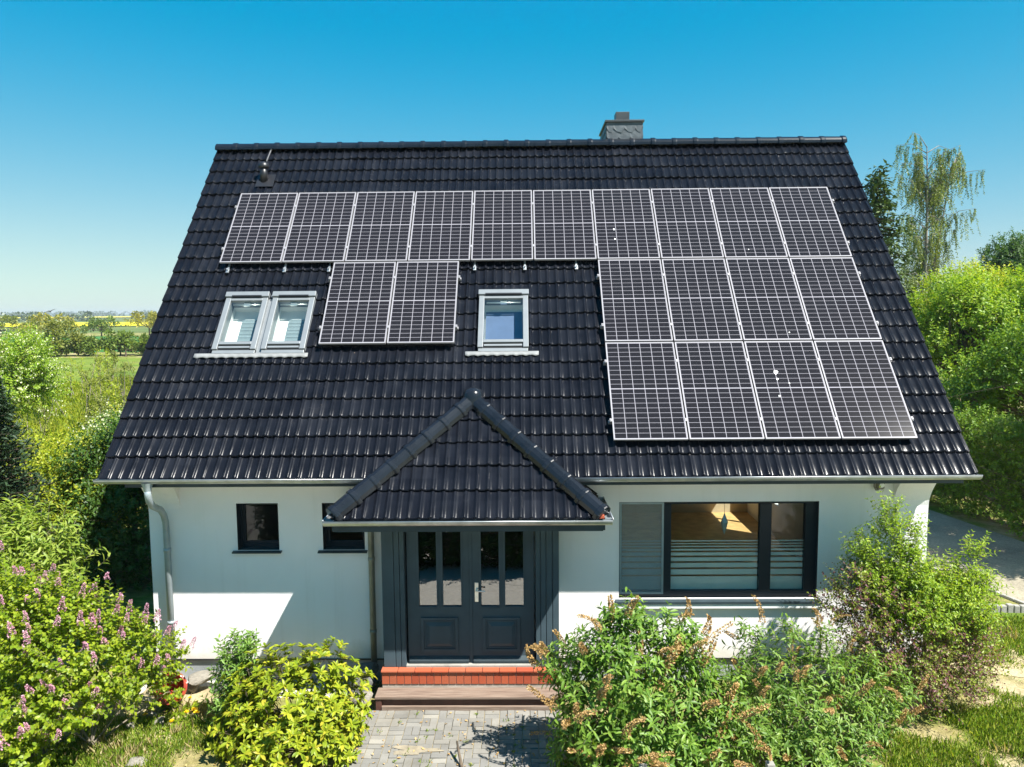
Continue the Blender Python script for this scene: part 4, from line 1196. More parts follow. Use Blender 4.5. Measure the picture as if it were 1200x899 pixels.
# rhododendron with leaf rosettes
RC = [(-3.71,-4.6,.74,.27),(-3.28,-4.7,.86,.30),(-2.84,-4.7,.92,.29),(-2.55,-4.7,.66,.25),(-3.73,-4.9,.44,.3),(-3.21,-5.0,.52,.33),(-2.70,-5.0,.46,.31),(-2.5,-4.85,.30,.2),(-3.5,-5.15,.2,.34),(-3.0,-5.25,.2,.34),(-2.62,-5.15,.18,.26),(-3.9,-4.95,.2,.2)]
rho, P, D, TL = bush('rhododendron_bush', 'glossy yellow-green rhododendron with leaf rosettes left of the paved path', 'shrub', (-3.1, -4.9, 0), RC, 270, LM['rhodo'], M['bark'],
    [(-3.1, -4.9, 0), (-3.2, -4.8, 0), (-2.9, -4.95, 0)], k=9, ll=(.075, .135), wr=.38, kind='long', tl=(.08, .16), up=.75, spread=.98, seed=21, whorl=True, stem_r=.016, twig_r=.004, hollow=.55)
EC = [(-4.0,-4.35,1.0,.2),(-4.07,-4.35,.68,.22),(-4.1,-4.45,.36,.22),(-3.87,-4.45,.48,.2),(-3.95,-4.3,.2,.2)]
bush('spindle_shrub', 'small light-green shrub with narrow leaves, left neighbour of the glossy rhododendron', 'shrub', (-4.0, -4.4, 0), EC, 700, LM['euon'], M['greybark'],
    [(-4.0, -4.4, 0), (-4.05, -4.35, 0)], k=8, ll=(.07, .105), wr=.36, kind='v', tl=(.10, .22), up=.8, seed=22, opp=True, stem_r=.008)

# buddleias with brown seed heads
def seed_head(seed, L, bend):
    r = np.random.default_rng(seed); n = 260
    t = r.random(n); rad = .021*(1-.65*t)*(.8+.4*r.random(n)); an = r.uniform(0, 6.28, n)
    ax = np.stack([bend*t**2*L, np.zeros(n), t*L*(1-.28*t*abs(bend))], -1)
    o = np.stack([np.cos(an), np.sin(an), np.zeros(n)], -1)
    me = leaf_mesh('seed_head', ax+o*rad[:, None], o+np.array([0, 0, .55])+r.normal(size=(n, 3))*.3, sph(r, n), r.uniform(.014, .022, n), .7, 'v')
    me.materials.append(LM['seed']); return me
sh = [seed_head(s, L, b_) for s, L, b_ in ((1, .28, .5), (2, .33, .9), (3, .22, .3), (4, .26, -.8), (5, .18, .4))]
BC = [(1.03,-5.2,1.62,.27),(.68,-5.3,1.42,.27),(1.44,-5.2,1.52,.26),(.38,-5.3,1.15,.24),(.99,-5.5,1.18,.36),(1.62,-5.4,1.18,.32),(2.05,-5.3,.95,.26),(.56,-5.5,.76,.33),(1.23,-5.6,.66,.38),(1.9,-5.5,.6,.34),(.44,-5.5,.33,.28),(.84,-5.7,.36,.33),(1.51,-5.7,.33,.33),(.24,-5.15,1.28,.10),(1.75,-5.2,1.55,.14),(.98,-5.25,1.83,.12)]
bud, P, D, TL = bush('buddleia_bush', 'large green buddleia with many brown seed heads right of the front door', 'shrub', (1.2, -5.4, 0), BC, 370, LM['bud'], M['greybark'],
    [(1.2, -5.4, 0), (1.05, -5.45, 0), (1.35, -5.35, 0)], k=8, ll=(.085, .145), wr=.30, kind='long', tl=(.12, .26), up=.55, seed=31, opp=True, stem_r=.014, droop=.12)
r0 = np.random.default_rng(6); tip = P+D*TL[:, None]; C = np.array(BC)
outm = np.min([np.where(((tip-c[:3])**2).sum(1) > (c[3]*.9)**2, 1, 0) for c in C], axis=0)
put_parts(bud, 'seed_head', sh, tip, D, 56, r0, (outm > 0) & (tip[:, 2] > .3) & (tip[:, 1] < -5.05), (1.15, 1.6), .12, tilt=.9, up=(0, 0, .35))
B2 = [(2.6,-4.9,1.40,.13),(3.02,-4.9,1.42,.14),(3.49,-4.8,1.28,.14),(2.79,-5.0,1.04,.28),(3.46,-4.9,.96,.30),(4.02,-4.7,.86,.26),(4.50,-4.6,.58,.23),(2.55,-5.3,.58,.34),(3.12,-5.3,.60,.36),(3.78,-5.1,.48,.32),(4.28,-4.9,.43,.24),(2.6,-5.5,.28,.32),(3.16,-5.5,.25,.30),(3.60,-5.3,.24,.26)]
bud2, P, D, TL = bush('buddleia_bush', 'looser grey-green buddleia with thin upright sprays under the wide window', 'shrub', (3.2, -5.1, 0), B2, 400, LM['bud2'], M['greybark'],
    [(3.2, -5.1, 0), (3.05, -5.15, 0), (3.35, -5.05, 0)], k=8, ll=(.07, .12), wr=.28, kind='long', tl=(.12, .28), up=.55, seed=32, opp=True, stem_r=.011, droop=.12)
r0 = np.random.default_rng(8); tip = P+D*TL[:, None]; C = np.array(B2)
outm = np.min([np.where(((tip-c[:3])**2).sum(1) > (c[3]*.9)**2, 1, 0) for c in C], axis=0)
put_parts(bud2, 'seed_head', sh[2:]+sh[:1], tip, D, 38, r0, (outm > 0) & (tip[:, 2] > .3) & (tip[:, 1] < -4.6), (.95, 1.35), .13, tilt=.9, up=(0, 0, .35))

# purple-green shrub and taller privet at the right corner
PC = [(4.32,-4.07,1.80,0.26),(4.06,-4.07,1.55,0.22),(4.74,-4.07,1.44,0.34),(4.34,-4.17,1.22,0.30),(5.15,-4.07,1.18,0.34),(5.70,-3.98,1.11,0.30),(5.99,-3.88,0.75,0.24),(4.88,-4.17,0.84,0.34),(5.51,-4.07,0.69,0.34),(4.43,-4.27,0.84,0.28),(5.82,-3.98,0.46,0.22),(5.05,-4.17,0.54,0.30)]
bush('barberry_bush', 'rounded purple and green barberry bush at the right corner of the house', 'shrub', (5.0, -4.05, 0), PC, 520, LM['purple'], M['greybark'],
    [(5.0, -4.05, 0), (4.8, -4.1, 0), (5.2, -4.0, 0)], k=12, ll=(.034, .056), wr=.6, kind='v', tl=(.15, .36), up=.4, seed=41, stem_r=.010, hollow=.25)
VC = [(4.83,-4.05,1.51,0.30),(5.16,-4.14,1.46,0.30),(5.53,-4.05,1.55,0.30),(5.82,-4.00,1.27,0.26),(4.55,-4.05,1.79,0.20),(4.97,-4.05,1.98,0.24),(4.70,-4.00,2.79,0.09),(4.71,-4.00,2.53,0.16),(4.43,-4.00,2.21,0.17),(4.92,-4.00,2.23,0.17),(4.74,-4.00,1.88,0.22),(5.09,-3.95,2.46,0.10),(5.91,-3.86,2.14,0.11),(5.75,-3.86,1.81,0.18),(5.47,-3.86,1.69,0.21),(6.02,-3.86,1.67,0.13),(5.60,-3.95,1.37,0.24),(5.19,-3.95,1.69,0.20),(4.33,-4.05,1.95,0.12),(5.82,-3.86,1.51,0.20)]
bush('privet_bush', 'tall thin fresh-green privet rising above the purple barberry', 'shrub', (5.1, -3.95, 0), VC, 900, LM['privet'], M['greybark'],
    [(4.9, -3.95, 0), (5.4, -3.9, 0)], k=10, ll=(.042, .068), wr=.46, kind='v', tl=(.16, .34), up=1.0, seed=42, opp=True, stem_r=.010, hollow=.2)
SC = [(-7.55,-3.5,2.38,.42),(-7.1,-3.5,2.25,.40),(-6.8,-3.6,1.95,.32),(-7.3,-3.7,1.8,.5),(-7.9,-3.4,2.1,.5),(-7.4,-3.6,1.1,.5)]
bush('laurel_bush', 'bushy shrub with pale pointed upright leaves behind the lilac', 'shrub', (-7.4, -3.5, 0), SC, 230, LM['pointed'], M['greybark'],
    [(-7.4, -3.5, 0), (-7.2, -3.6, 0)], k=8, ll=(.10, .16), wr=.28, kind='long', tl=(.16, .30), up=.9, seed=43, stem_r=.016)

# ------------------------------------------------------------------ trees and hedges round the house
def crown_clumps(r, c, rad, m_, cr, zmin=-1):
    out = []
    for i in range(m_):
        d = unit(r.normal(size=3)); 
        if d[2] < zmin: d[2] = abs(d[2])
        f = .35+.6*r.random()**.5
        out.append((c[0]+d[0]*rad[0]*f, c[1]+d[1]*rad[1]*f, c[2]+d[2]*rad[2]*f, r.uniform(*cr)))
    return out
def tree(name, label, loc, c, rad, m_, cr, dens, leafm, barkm, trunk_r, k=8, ll=(.07, .11), wr=.55, tl=(.25, .6), up=.35, out=.7, seed=1, group=None, kind='v', zmin=-.6, hollow=.3, droop=0.0, cat='tree', blossoms=None):
    r = np.random.default_rng(seed); root = empty(name, loc, label, cat, group)
    cl = crown_clumps(r, c, rad, m_, cr, zmin)
    P, D, TL = clump_twigs(r, cl, dens, up, out, np.array(c), tl, hollow)
    lp = twig_leaves(r, P, D, TL, k, ll, .9, droop=droop)
    link('crown', leaf_mesh('crown', *lp[:4], wr, kind), leafm, root)
    mb = MB(); x, y, z = loc; fork = c[2]-rad[2]*.45; f = np.array([x+(c[0]-x)*.3, y+(c[1]-y)*.3, max(.4, fork)])
    mb.tube([(x, y, -.1), (x+(f[0]-x)*.4, y+(f[1]-y)*.4, f[2]*.5), f, (f+np.array(c))/2, np.array(c)+np.array([0, 0, rad[2]*.5])], [trunk_r*1.2, trunk_r*.9, trunk_r*.75, trunk_r*.5, trunk_r*.12], 9, cap=False)
    stems(mb, r, [f, (f*2+np.array(c))/3, (f+np.array(c))/2], [q[:3] for q in cl], trunk_r*.38, trunk_r*.07, 5, .2)
    sub = r.choice(len(P), min(len(P), m_*6), replace=False); C = np.array(cl)[:, :3]
    for i in sub:
        q = C[np.argmin(((C-P[i])**2).sum(1))]; mb.tube([q, (q+P[i])/2+r.normal(size=3)*.05, P[i]], [trunk_r*.10, trunk_r*.06, trunk_r*.025], 4, cap=False)
    mb.build('trunk', barkm, root)
    if blossoms:
        n = int(len(P)*blossoms[0]); sel = r.choice(len(P), n, replace=False)
        q = twig_leaves(r, P[sel]+D[sel]*.05, D[sel], TL[sel]*1.05, 7, (.06, .09), .8)
        link('blossom', leaf_mesh('blossom', *q[:4], .9, 'quad'), blossoms[1], root)
    return root
# bright broadleaf trees along the driveway hedge (right)
tree('broadleaf_tree', 'bright green broadleaf tree nearest the driveway, right edge', (13.4, 1.9, 0), (13.4, 2.0, 4.5), (2.3, 2.6, 2.5), 50, (.42, .78), 77, LM['bright'], M['bark'], .16, k=9, ll=(.09, .14), seed=51)
tree('broadleaf_tree', 'bright green broadleaf tree directly behind the right roof edge', (15.8, 13.5, 0), (15.6, 13.6, 3.9), (2.6, 3, 2.7), 56, (.42, .78), 77, LM['bright'], M['bark'], .18, k=9, ll=(.10, .15), seed=52)
tree('broadleaf_tree', 'tallest bright broadleaf tree of the row, between its two neighbours', (18.6, 12.5, 0), (18.6, 12.5, 4.0), (2.6, 2.6, 2.9), 54, (.42, .78), 77, LM['bright'], M['bark'], .18, k=9, ll=(.10, .15), seed=53)
tree('broadleaf_tree', 'darker green bushy tree between the hedge and the tallest broadleaf tree', (15.6, 8.6, 0), (15.4, 8.6, 3.0), (2.4, 2.6, 2.5), 48, (.42, .78), 83, LM['hedge'], M['bark'], .15, k=9, ll=(.09, .14), seed=54)
tree('broadleaf_tree', 'yellowish broadleaf tree at the foot of the weeping birch', (20.0, 22, 0), (20.0, 22, 4.3), (2.6, 2.4, 3.4), 44, (.42, .78), 60, LM['bramble'], M['bark'], .15, k=8, ll=(.11, .17), seed=55)
tree('broadleaf_tree', 'bright tree with a flat crown behind the row, in front of the dark oak', (24, 20, 0), (24, 20, 4.0), (3.2, 3, 3.0), 50, (.7, 1.1), 43, LM['bright'], M['bark'], .18, k=8, ll=(.12, .18), seed=56)
tree('oak_tree', 'dark green oak standing behind the bright trees at the right edge', (33.5, 38, 0), (33.8, 38, 6.4), (3.6, 3.6, 3.8), 50, (.8, 1.3), 36, LM['deep'], M['bark'], .28, k=8, ll=(.16, .24), seed=57)
# clipped-looking beech hedge along the driveway
r = np.random.default_rng(61)
hc = []
for y in np.arange(-.6, 16, .42):
    x = 12.95-.19*y + (.0 if y < 6 else -.02*(y-6))
    for z in (.35, .85, 1.35, 1.85, 2.3):
        hc.append((x+r.normal(0, .10), y+r.normal(0, .1), z+r.normal(0, .08), .42+.05*r.normal()))
bush('hedge', 'dense green beech hedge running along the shaded driveway', 'hedge', (12.4, 6, 0), hc, 170, LM['hedge'], M['bark'], [(12.95-.19*y, y, 0) for y in np.arange(0, 16, .5)], k=8, ll=(.06, .095), wr=.6, tl=(.12, .28), up=.35, seed=62, stem_r=.012, ctr=np.array([12.6, 7, -3]), hollow=.5, bend=.05)
# weeping birch
def birch(loc, H, seed):
    r = np.random.default_rng(seed); root = empty('birch_tree', loc, 'tall thin weeping birch with sparse yellowish drooping twigs', 'tree')
    mb = MB(); x, y, _ = loc; tr = [np.array([x+.25*math.sin(t*3), y, H*t]) for t in np.linspace(0, .97, 9)]
    mb.tube(tr, list(np.linspace(.16, .02, 9)), 8, cap=False)
    tr2 = [np.array([x+.2+1.5*t, y+.3, 3+(H-4.2)*t]) for t in np.linspace(0, 1, 7)]; mb.tube(tr2, list(np.linspace(.10, .015, 7)), 7, cap=False)
    Ps, Ds, Ls = [], [], []
    for k in range(86):
        T = tr if r.random() < .6 else tr2
        i = r.uniform(2.6 if T is tr else 1.0, len(T)-1.02); b0 = T[int(i)]+(T[int(i)+1]-T[int(i)])*(i % 1)
        an = r.uniform(0, 6.28); hl = r.uniform(.8, 2.35)*(1.15-.45*i/len(T)); e = b0+np.array([math.cos(an)*hl, math.sin(an)*hl, hl*r.uniform(.15, .9)])
        md = (b0+e)/2+np.array([0, 0, .18*hl]); mb.tube([b0, md, e], [.03, .018, .006], 4, cap=False)
        for q in range(r.integers(8, 16)):
            t = r.uniform(.3, 1); p = b0*(1-t)**2+2*md*t*(1-t)+e*t*t
            Ps.append(p); Ds.append(np.array([r.normal(0, .22), r.normal(0, .22), -1])); Ls.append(r.uniform(.6, 1.9))
    P = np.array(Ps); D = unit(np.array(Ds)); TL = np.array(Ls)
    k = P[:, 2]-TL > 2.0; P, D, TL = P[k], D[k], TL[k]
    lp = twig_leaves(r, P, D, TL, 30, (.08, .125), .9, droop=.3)
    link('crown', leaf_mesh('crown', *lp[:4], .6, 'quad'), LM['birch'], root)
    tv, tf = twig_mesh_data(P, D, TL, .006); V0 = np.array(mb.v)
    link('trunk', np_mesh('trunk', np.concatenate([V0, tv]), [np.array(mb.f), tf+len(V0)], True), M['birchbark'], root)
birch((22.3, 30, 0), 14.9, 71)
# conifers
def conifer(name, label, loc, H, R0, leafm, seed, layers=26, per=12, nl=26, ll=(.10, .2), droop=.25, top=.04):
    r = np.random.default_rng(seed); root = empty(name, loc, label, 'tree'); x, y, _ = loc
    mb = MB(); mb.tube([(x, y, -.1), (x, y, H*.5), (x, y, H)], [R0*.09, R0*.05, .01], 7, cap=False)
    Ps, Ds, Ns, Ls = [], [], [], []
    for i in range(layers):
        t = (i+.3)/layers; z = H*(top+(1-top)*t); rr = R0*(1-t)**.8*(1+.12*r.normal())+.06
        for q in range(max(4, int(per*(1-.6*t)))):
            an = r.uniform(0, 6.28); L = rr*r.uniform(.7, 1.1); d = np.array([math.cos(an), math.sin(an), r.uniform(*sorted((-droop, .15)))])
            b0 = np.array([x, y, z+r.normal(0, H/layers*.4)]); e = b0+d*L; mb.tube([b0, e], [.02*R0, .004], 3, cap=False)
            tt = r.random(nl)**.6; p = b0+d*(L*tt)[:, None]+r.normal(size=(nl, 3))*.05*R0
            Ps.append(p); Ds.append(np.tile(d*.6, (nl, 1))+r.normal(size=(nl, 3))*.45+np.array([0, 0, .1-droop*.6])); Ns.append(r.normal(size=(nl, 3))*.5+np.array([0, 0, 1])); Ls.append(r.uniform(*ll, nl))
    link('crown', leaf_mesh('crown', np.concatenate(Ps), np.concatenate(Ds), np.concatenate(Ns), np.concatenate(Ls), .38, 'v'), leafm, root)
    mb.build('trunk', M['bark'], root)
    return root
conifer('yew_tree', 'dark narrow conifer at the left edge beside the garden shrubs', (-10.0, -.4, 0), 4.75, 1.1, LM['conifer'], 81, layers=44, per=22, nl=24, ll=(.07, .14), droop=-.25)
conifer('spruce_tree', 'dark feathery spruce rising behind the right roof edge', (15.2, 20, 0), 11.3, 3.3, LM['conifer2'], 82, layers=26, per=13, nl=46, ll=(.16, .32), droop=.35)

# shaded trees left of the house
tree('hazel_tree', 'dark shaded multi-stem hazel beside the left gable', (-8.75, 2.2, 0), (-8.7, 2.2, 1.85), (1.15, 1.3, 1.3), 44, (.35, .6), 130, LM['deep'], M['bark'], .07, k=8, ll=(.07, .11), seed=91, zmin=-.5)
BR = []
r = np.random.default_rng(90)
DS = [(r.uniform(-9.3, -7.2), r.uniform(.6, 4.2), r.uniform(.2, 1.1), r.uniform(.35, .55)) for _ in range(30)]
bush('shade_shrub', 'low dark shrubs in the shadow between the left gable and the hazel', 'shrub', (-8.2, 2.2, 0), DS, 90, LM['deep'], M['bark'], [(c[0], c[1], 0) for c in DS], k=8, ll=(.06, .10), wr=.6, tl=(.15, .35), up=.5, seed=89, stem_r=.012)
r = np.random.default_rng(92)
for k in range(40): BR.append((r.uniform(-15.5, -9.8), r.uniform(2.2, 9), 0, 0))
BR = [(x, y, r.uniform(.3, 1.0)+.10*(y-2), r.uniform(.45, .75)) for x, y, _, _ in BR if x < -9.6-.30*(y-2)+.4]
bush('bramble_thicket', 'sunlit yellow-green bramble thicket left of the house, below the white blossom', 'shrub', (-11.5, 4, 0), BR, 120, LM['bramble'], M['greybark'], [(c[0], c[1], 0) for c in BR], k=8, ll=(.06, .11), wr=.6, tl=(.2, .5), up=.5, seed=93, stem_r=.012)
tree('elder_bush', 'leafy sunlit elder bush between the yew and the shaded hazel', (-9.9, 1.6, 0), (-9.9, 1.8, 1.5), (.9, .9, 1.1), 22, (.3, .5), 216, LM['bramble'], M['greybark'], .04, k=8, ll=(.06, .10), seed=94, cat='shrub', zmin=-.3)
tree('hawthorn_bush', 'low white-blossoming hawthorn bush beyond the bramble thicket', (-12.6, 8.6, 0), (-12.6, 8.6, 1.25), (1.2, 1.0, .85), 20, (.3, .5), 144, LM['bright'], M['bark'], .05, k=7, ll=(.06, .1), seed=95, cat='shrub', blossoms=(.75, LM['white']))
tree('blossoming_tree', 'white-blossoming bird cherry at the left edge behind the yew', (-19.9, 14, 0), (-19.6, 14, 3.0), (1.75, 1.7, 2.0), 44, (.35, .7), 81, LM['bright'], M['bark'], .14, k=8, ll=(.08, .13), seed=96, blossoms=(.28, LM['white']))

# young trees in the meadow
saps = [(-15.8, 13.5, 2.5), (-17.2, 17, 2.8), (-19.5, 20, 2.9), (-16.8, 21, 2.6), (-20.9, 24, 3.1), (-24.6, 25, 2.7), (-23.0, 30, 3.0), (-18.9, 25, 2.7), (-26.6, 33, 3.2), (-29.5, 36, 2.8), (-25.2, 40, 3.0), (-31.5, 42, 2.9), (-22.0, 19.5, 2.4), (-27.9, 29, 2.6), (-14.3, 11.5, 2.2), (-33.8, 46, 2.9)]
def sapling(loc, H, seed, leafm):
    r = np.random.default_rng(seed); x, y, _ = loc
    root = empty('young_tree', loc, 'slim young tree with thin olive foliage standing in the meadow', 'tree', 'young trees in the meadow')
    mb = MB(); Ps, Ds, Ls = [], [], []
    for q in range(4):
        b0 = np.array([x+r.normal(0, .25), y+r.normal(0, .25), 0]); e = b0+np.array([r.normal(0, .4), r.normal(0, .4), H*r.uniform(.75, 1.1)])
        mb.tube([b0, (b0+e)/2+r.normal(size=3)*.08, e], [.03, .02, .006], 5, cap=False)
        for k in range(34):
            t = r.uniform(.12, 1); Ps.append(b0+(e-b0)*t); Ds.append(np.array([r.normal(), r.normal(), .9])); Ls.append(r.uniform(.3, .8)*(1.15-t*.7))
    P = np.array(Ps); D = unit(np.array(Ds)); TL = np.array(Ls); lp = twig_leaves(r, P, D, TL, 9, (.07, .12), .9)
    link('crown', leaf_mesh('crown', *lp[:4], .55, 'quad'), leafm, root); mb.build('trunk', M['greybark'], root)
    return root
sp_ = [sapling((0, 0, 0), 2.7, 101, LM['olive']), sapling((0, 0, 0), 2.6, 102, LM['bramble'])]
for i, (x, y, h) in enumerate(saps):
    o = sp_[i] if i < 2 else copy_tree(sp_[i % 2])
    o.location = (x, y, 0); o.rotation_euler.z = i*1.7; o.scale = (h/2.7,)*3

# hedgerow and field trees
def far_tree(name, label, group, c, rad, leafm, seed, n=1400, s=(.35, .7)):
    r = np.random.default_rng(seed); root = empty(name, (c[0], c[1], 0), label, 'tree', group)
    cl = np.array(crown_clumps(r, c, rad, 26, (rad[2]*.25, rad[2]*.42), -.7)); i = r.integers(len(cl), size=n)
    d = sph(r, n); P = cl[i, :3]+d*cl[i, 3:4]*r.random((n, 1))**.4; P[:, 2] = np.maximum(P[:, 2], .1)
    link('crown', leaf_mesh('crown', P, d+np.array([0, 0, .3])+r.normal(size=(n, 3))*.4, sph(r, n)+np.array([0, 0, .6]), r.uniform(*s, n), .7, 'v'), leafm, root)
    mb = MB(); mb.tube([(c[0], c[1], -.2), (c[0], c[1], c[2])], [rad[2]*.08, rad[2]*.04], 6, cap=False)
    for q in cl[:9]: mb.tube([(c[0], c[1], c[2]*.55), q[:3]], [rad[2]*.035, rad[2]*.01], 4, cap=False)
    mb.build('trunk', M['bark'], root)
    return root
far_tree('round_tree', 'round ochre-green tree standing by the yellow rape field, near the roof edge', None, (-99, 188, 3.5), (5.6, 5, 3.0), LM['ochre'], 111)
far_tree('field_tree', 'wide yellowish field tree in the middle distance, left of the green crop', None, (-120, 178, 2.9), (8.5, 6, 2.7), LM['ochre'], 112, 1800)
far_tree('field_tree', 'olive field tree right behind the white-blossoming tree', None, (-136, 184, 2.8), (7.5, 6, 2.6), LM['olive'], 113, 1600)
far_tree('field_tree', 'small grey-green field tree between the two ochre trees', None, (-108.5, 182, 2.6), (4.6, 4, 2.4), LM['shrubfar'], 114, 1200)
far_tree('field_tree', 'pale olive field tree leaning out of the hedgerow at the far left', None, (-63, 88, 2.4), (4.4, 3, 2.3), LM['olive'], 115, 1600, (.25, .5))
hp = far_tree('hedgerow_shrub', 'dark green shrub of the hedgerow across the meadow', 'hedgerow shrubs across the meadow', (0, 0, 1.05), (3.1, 1.6, 1.45), LM['shrubfar'], 116, 1500, (.2, .42))
for i in range(34):
    o = hp if i == 0 else copy_tree(hp)
    o.location = (-80+i*2.2+random.uniform(-.8, .8), 90+random.uniform(-1.5, 1.5)-i*.08, 0); o.rotation_euler.z = i*2.1; s = random.uniform(.8, 1.2); o.scale = (s, s, s*random.uniform(.9, 1.15))
# far-off wood on the skyline
def wood(y0, y1, n, h, seed, x0, x1, leafm, name='distant_wood'):
    r = np.random.default_rng(seed); m_ = n//60; c = np.stack([r.uniform(x0, x1, m_), r.uniform(y0, y1, m_)], -1); hh = h*r.uniform(.5, 1.2, m_); i = r.integers(m_, size=n); d = sph(r, n)
    P = np.stack([c[i, 0]+d[:, 0]*hh[i]*.8, c[i, 1]+d[:, 1]*hh[i]*.5, hh[i]*.55+d[:, 2]*hh[i]*.5], -1)
    tag(link(name, leaf_mesh(name, P, d, sph(r, n)+np.array([0, 0, .6]), r.uniform(.25, .5, n)*h, .8, 'quad'), leafm), 'far-off belt of trees along the skyline', 'wood', kind='stuff')
wood(640, 760, 6000, 6, 121, -640, -60, LM['farwood'])
wood(1950, 2150, 9000, 11, 122, -1900, -100, LM['farwood'])
wood(3300, 3700, 9000, 16, 123, -3000, 600, LM['farwood'])
for k in range(2): pass

# ------------------------------------------------------------------ ground cover and small things
def grass(name, regions, n, h, seed, mat, label):
    r = np.random.default_rng(seed); Ps = []
    for (x0, x1, y0, y1, w) in regions:
        m_ = int(n*w); c = np.stack([r.uniform(x0, x1, m_//14), r.uniform(y0, y1, m_//14)], -1); i = r.integers(len(c), size=m_)
        Ps.append(np.concatenate([c[i]+r.normal(0, .06, (m_, 2)), np.zeros((m_, 1))], 1))
    P = np.concatenate(Ps)
    if h[1] < .25:       # bare sandy gaps between the tufts
        q = np.sin(P[:, 0]*2.1+P[:, 1]*1.3)+np.sin(P[:, 0]*1.1-P[:, 1]*2.7+1.0)+.7*np.sin(P[:, 0]*4.3+P[:, 1]*3.9)
        P = P[q+r.normal(0, .35, len(P)) > -.35]
    k = ~((P[:, 0] > -2.5) & (P[:, 0] < .4) & (P[:, 1] < -3.5) & (P[:, 1] > -5.8)); P = P[k]; m_ = len(P)
    D = np.concatenate([r.normal(0, .45, (m_, 2)), np.ones((m_, 1))], 1); N = np.concatenate([r.normal(size=(m_, 2)), np.full((m_, 1), .1)], 1)
    tag(link(name, leaf_mesh(name, P, D, N, r.uniform(*h, m_), .09, 'v'), mat), label, 'grass', kind='stuff')
grass('grass', [(4.2, 9.0, -6.3, -3.9, .55), (6.4, 9.0, -3.9, -.7, .30), (-7.5, -4.2, -6.2, -4.2, .25), (12.1, 14, -1, 3, .06)], 90000, (.04, .12), 131, LM['grass'], 'tufted green lawn grass on the sandy garden ground')
grass('dry_grass', [(5, 9, -6, -1, .6), (-6.5, -4.0, -6, -3.6, .4)], 2600, (.06, .2), 132, LM['dry'], 'straw-coloured dry grass between the green tufts')
grass('meadow_grass', [(-36, -10, 8, 50, 1.0)], 60000, (.25, .6), 133, LM['bramble'], 'tall yellow-green meadow grass left of the house')
r = np.random.default_rng(134)
P = np.repeat(np.stack([-2.43+.104*r.integers(0, 26, 34), r.uniform(-5.5, -4.0, 34), np.full(34, .02)], -1), 12, 0)
P[:, :2] += r.normal(0, .014, (len(P), 2))
tag(link('joint_weed', leaf_mesh('joint_weed', P, np.concatenate([r.normal(0, .8, (len(P), 2)), np.ones((len(P), 1))], 1), sph(r, len(P)), r.uniform(.02, .06, len(P)), .22, 'v'), LM['grass']), 'tiny green weeds growing in the joints of the paved path', 'weed', kind='stuff')
n = 420; P = np.concatenate([np.stack([r.uniform(-2.4, .3, n//3), r.uniform(-5.6, -4.0, n//3), np.full(n//3, .042)], -1), np.stack([r.uniform(4.0, 8.8, n//3), r.uniform(-6, -1, n//3), np.full(n//3, .03)], -1), np.stack([r.uniform(-5.9, -4.0, n//3), r.uniform(-5.8, -3.3, n//3), np.full(n//3, .03)], -1)])
tag(link('leaf_litter', leaf_mesh('leaf_litter', P, np.concatenate([r.normal(size=(len(P), 2)), r.normal(0, .15, (len(P), 1))], 1), np.tile([0., 0, 1], (len(P), 1))+r.normal(0, .25, (len(P), 3)), r.uniform(.025, .06, len(P)), .5, 'v'), LM['seed']), 'small brown fallen leaves lying on the path and the soil', 'leaf litter', kind='stuff')
# low herbs as mounds in the lawn at the right
hb = [(7.0, -4.9, .25), (8.0, -3.9, .3), (6.2, -5.4, .22), (7.6, -5.6, .25)]
labs = ['low grey-green herb mound in the lawn, nearest the right buddleia', 'low grey-green herb mound in the lawn, farthest from the camera', 'small herb mound at the lower edge beside the right buddleia', 'low herb mound in the lower right corner of the lawn']
for i, (x, y, s) in enumerate(hb):
    bush('herb_mound', labs[i], 'plant', (x, y, 0), [(x+random.uniform(-.3, .3), y+random.uniform(-.25, .25), .07, s) for _ in range(5)], 420, LM['bud2'], M['greybark'], [(x, y, 0)], k=7, ll=(.03, .05), wr=.35, tl=(.08, .16), up=.9, seed=140+i, stem_r=.004)
# rocks
def rock(name, label, cat, c, s, mat, seed, rot=0.0):
    r = np.random.default_rng(seed); bm = bmesh.new(); bmesh.ops.create_icosphere(bm, subdivisions=3, radius=1)
    pl = [(unit(r.normal(size=3)), r.uniform(.55, .9)) for _ in range(9)]
    for v in bm.verts:
        p = np.array(v.co)
        for n_, d_ in pl:
            k = p@n_
            if k > d_: p = p-n_*(k-d_)*.92
        v.co = Vector(p)
    me = bpy.data.meshes.new(name); bm.to_mesh(me); bm.free()
    o = link(name, me, mat); o.location = c; o.scale = s; o.rotation_euler = (r.uniform(-.2, .2), r.uniform(-.2, .2), rot)
    return tag(o, label, cat)
rock('stone_slab', 'flat pale stone slab propped up beside the left wall base', 'stone', (-4.95, -3.40, .22), (.30, .20, .06), M['stone'], 151, .2)
rock('field_stone', 'pale stone propping up the left end of the slab', 'stone', (-5.08, -3.42, .08), (.10, .12, .10), M['stone'], 152)
rock('field_stone', 'stone propping up the right end of the slab, by the shrub', 'stone', (-4.72, -3.42, .08), (.10, .11, .10), M['darkstone'], 153)
rock('field_stone', 'dark stone topmost of the pile at the foot of the porch downpipe', 'stone', (-2.52, -3.36, .32), (.20, .15, .09), M['darkstone'], 154, .3)
rock('field_stone', 'dark stone lowest of the pile left of the porch', 'stone', (-2.56, -3.42, .12), (.24, .18, .14), M['darkstone'], 155, 1.0)
rock('field_stone', 'pale flat stone beside the left end of the wooden step', 'stone', (-2.50, -3.78, .10), (.16, .14, .08), M['stone'], 156, .6)
rock('field_stone', 'round pale stone in the lower left lawn under the lilac', 'stone', (-5.0, -5.25, .03), (.14, .11, .06), M['stone'], 157)
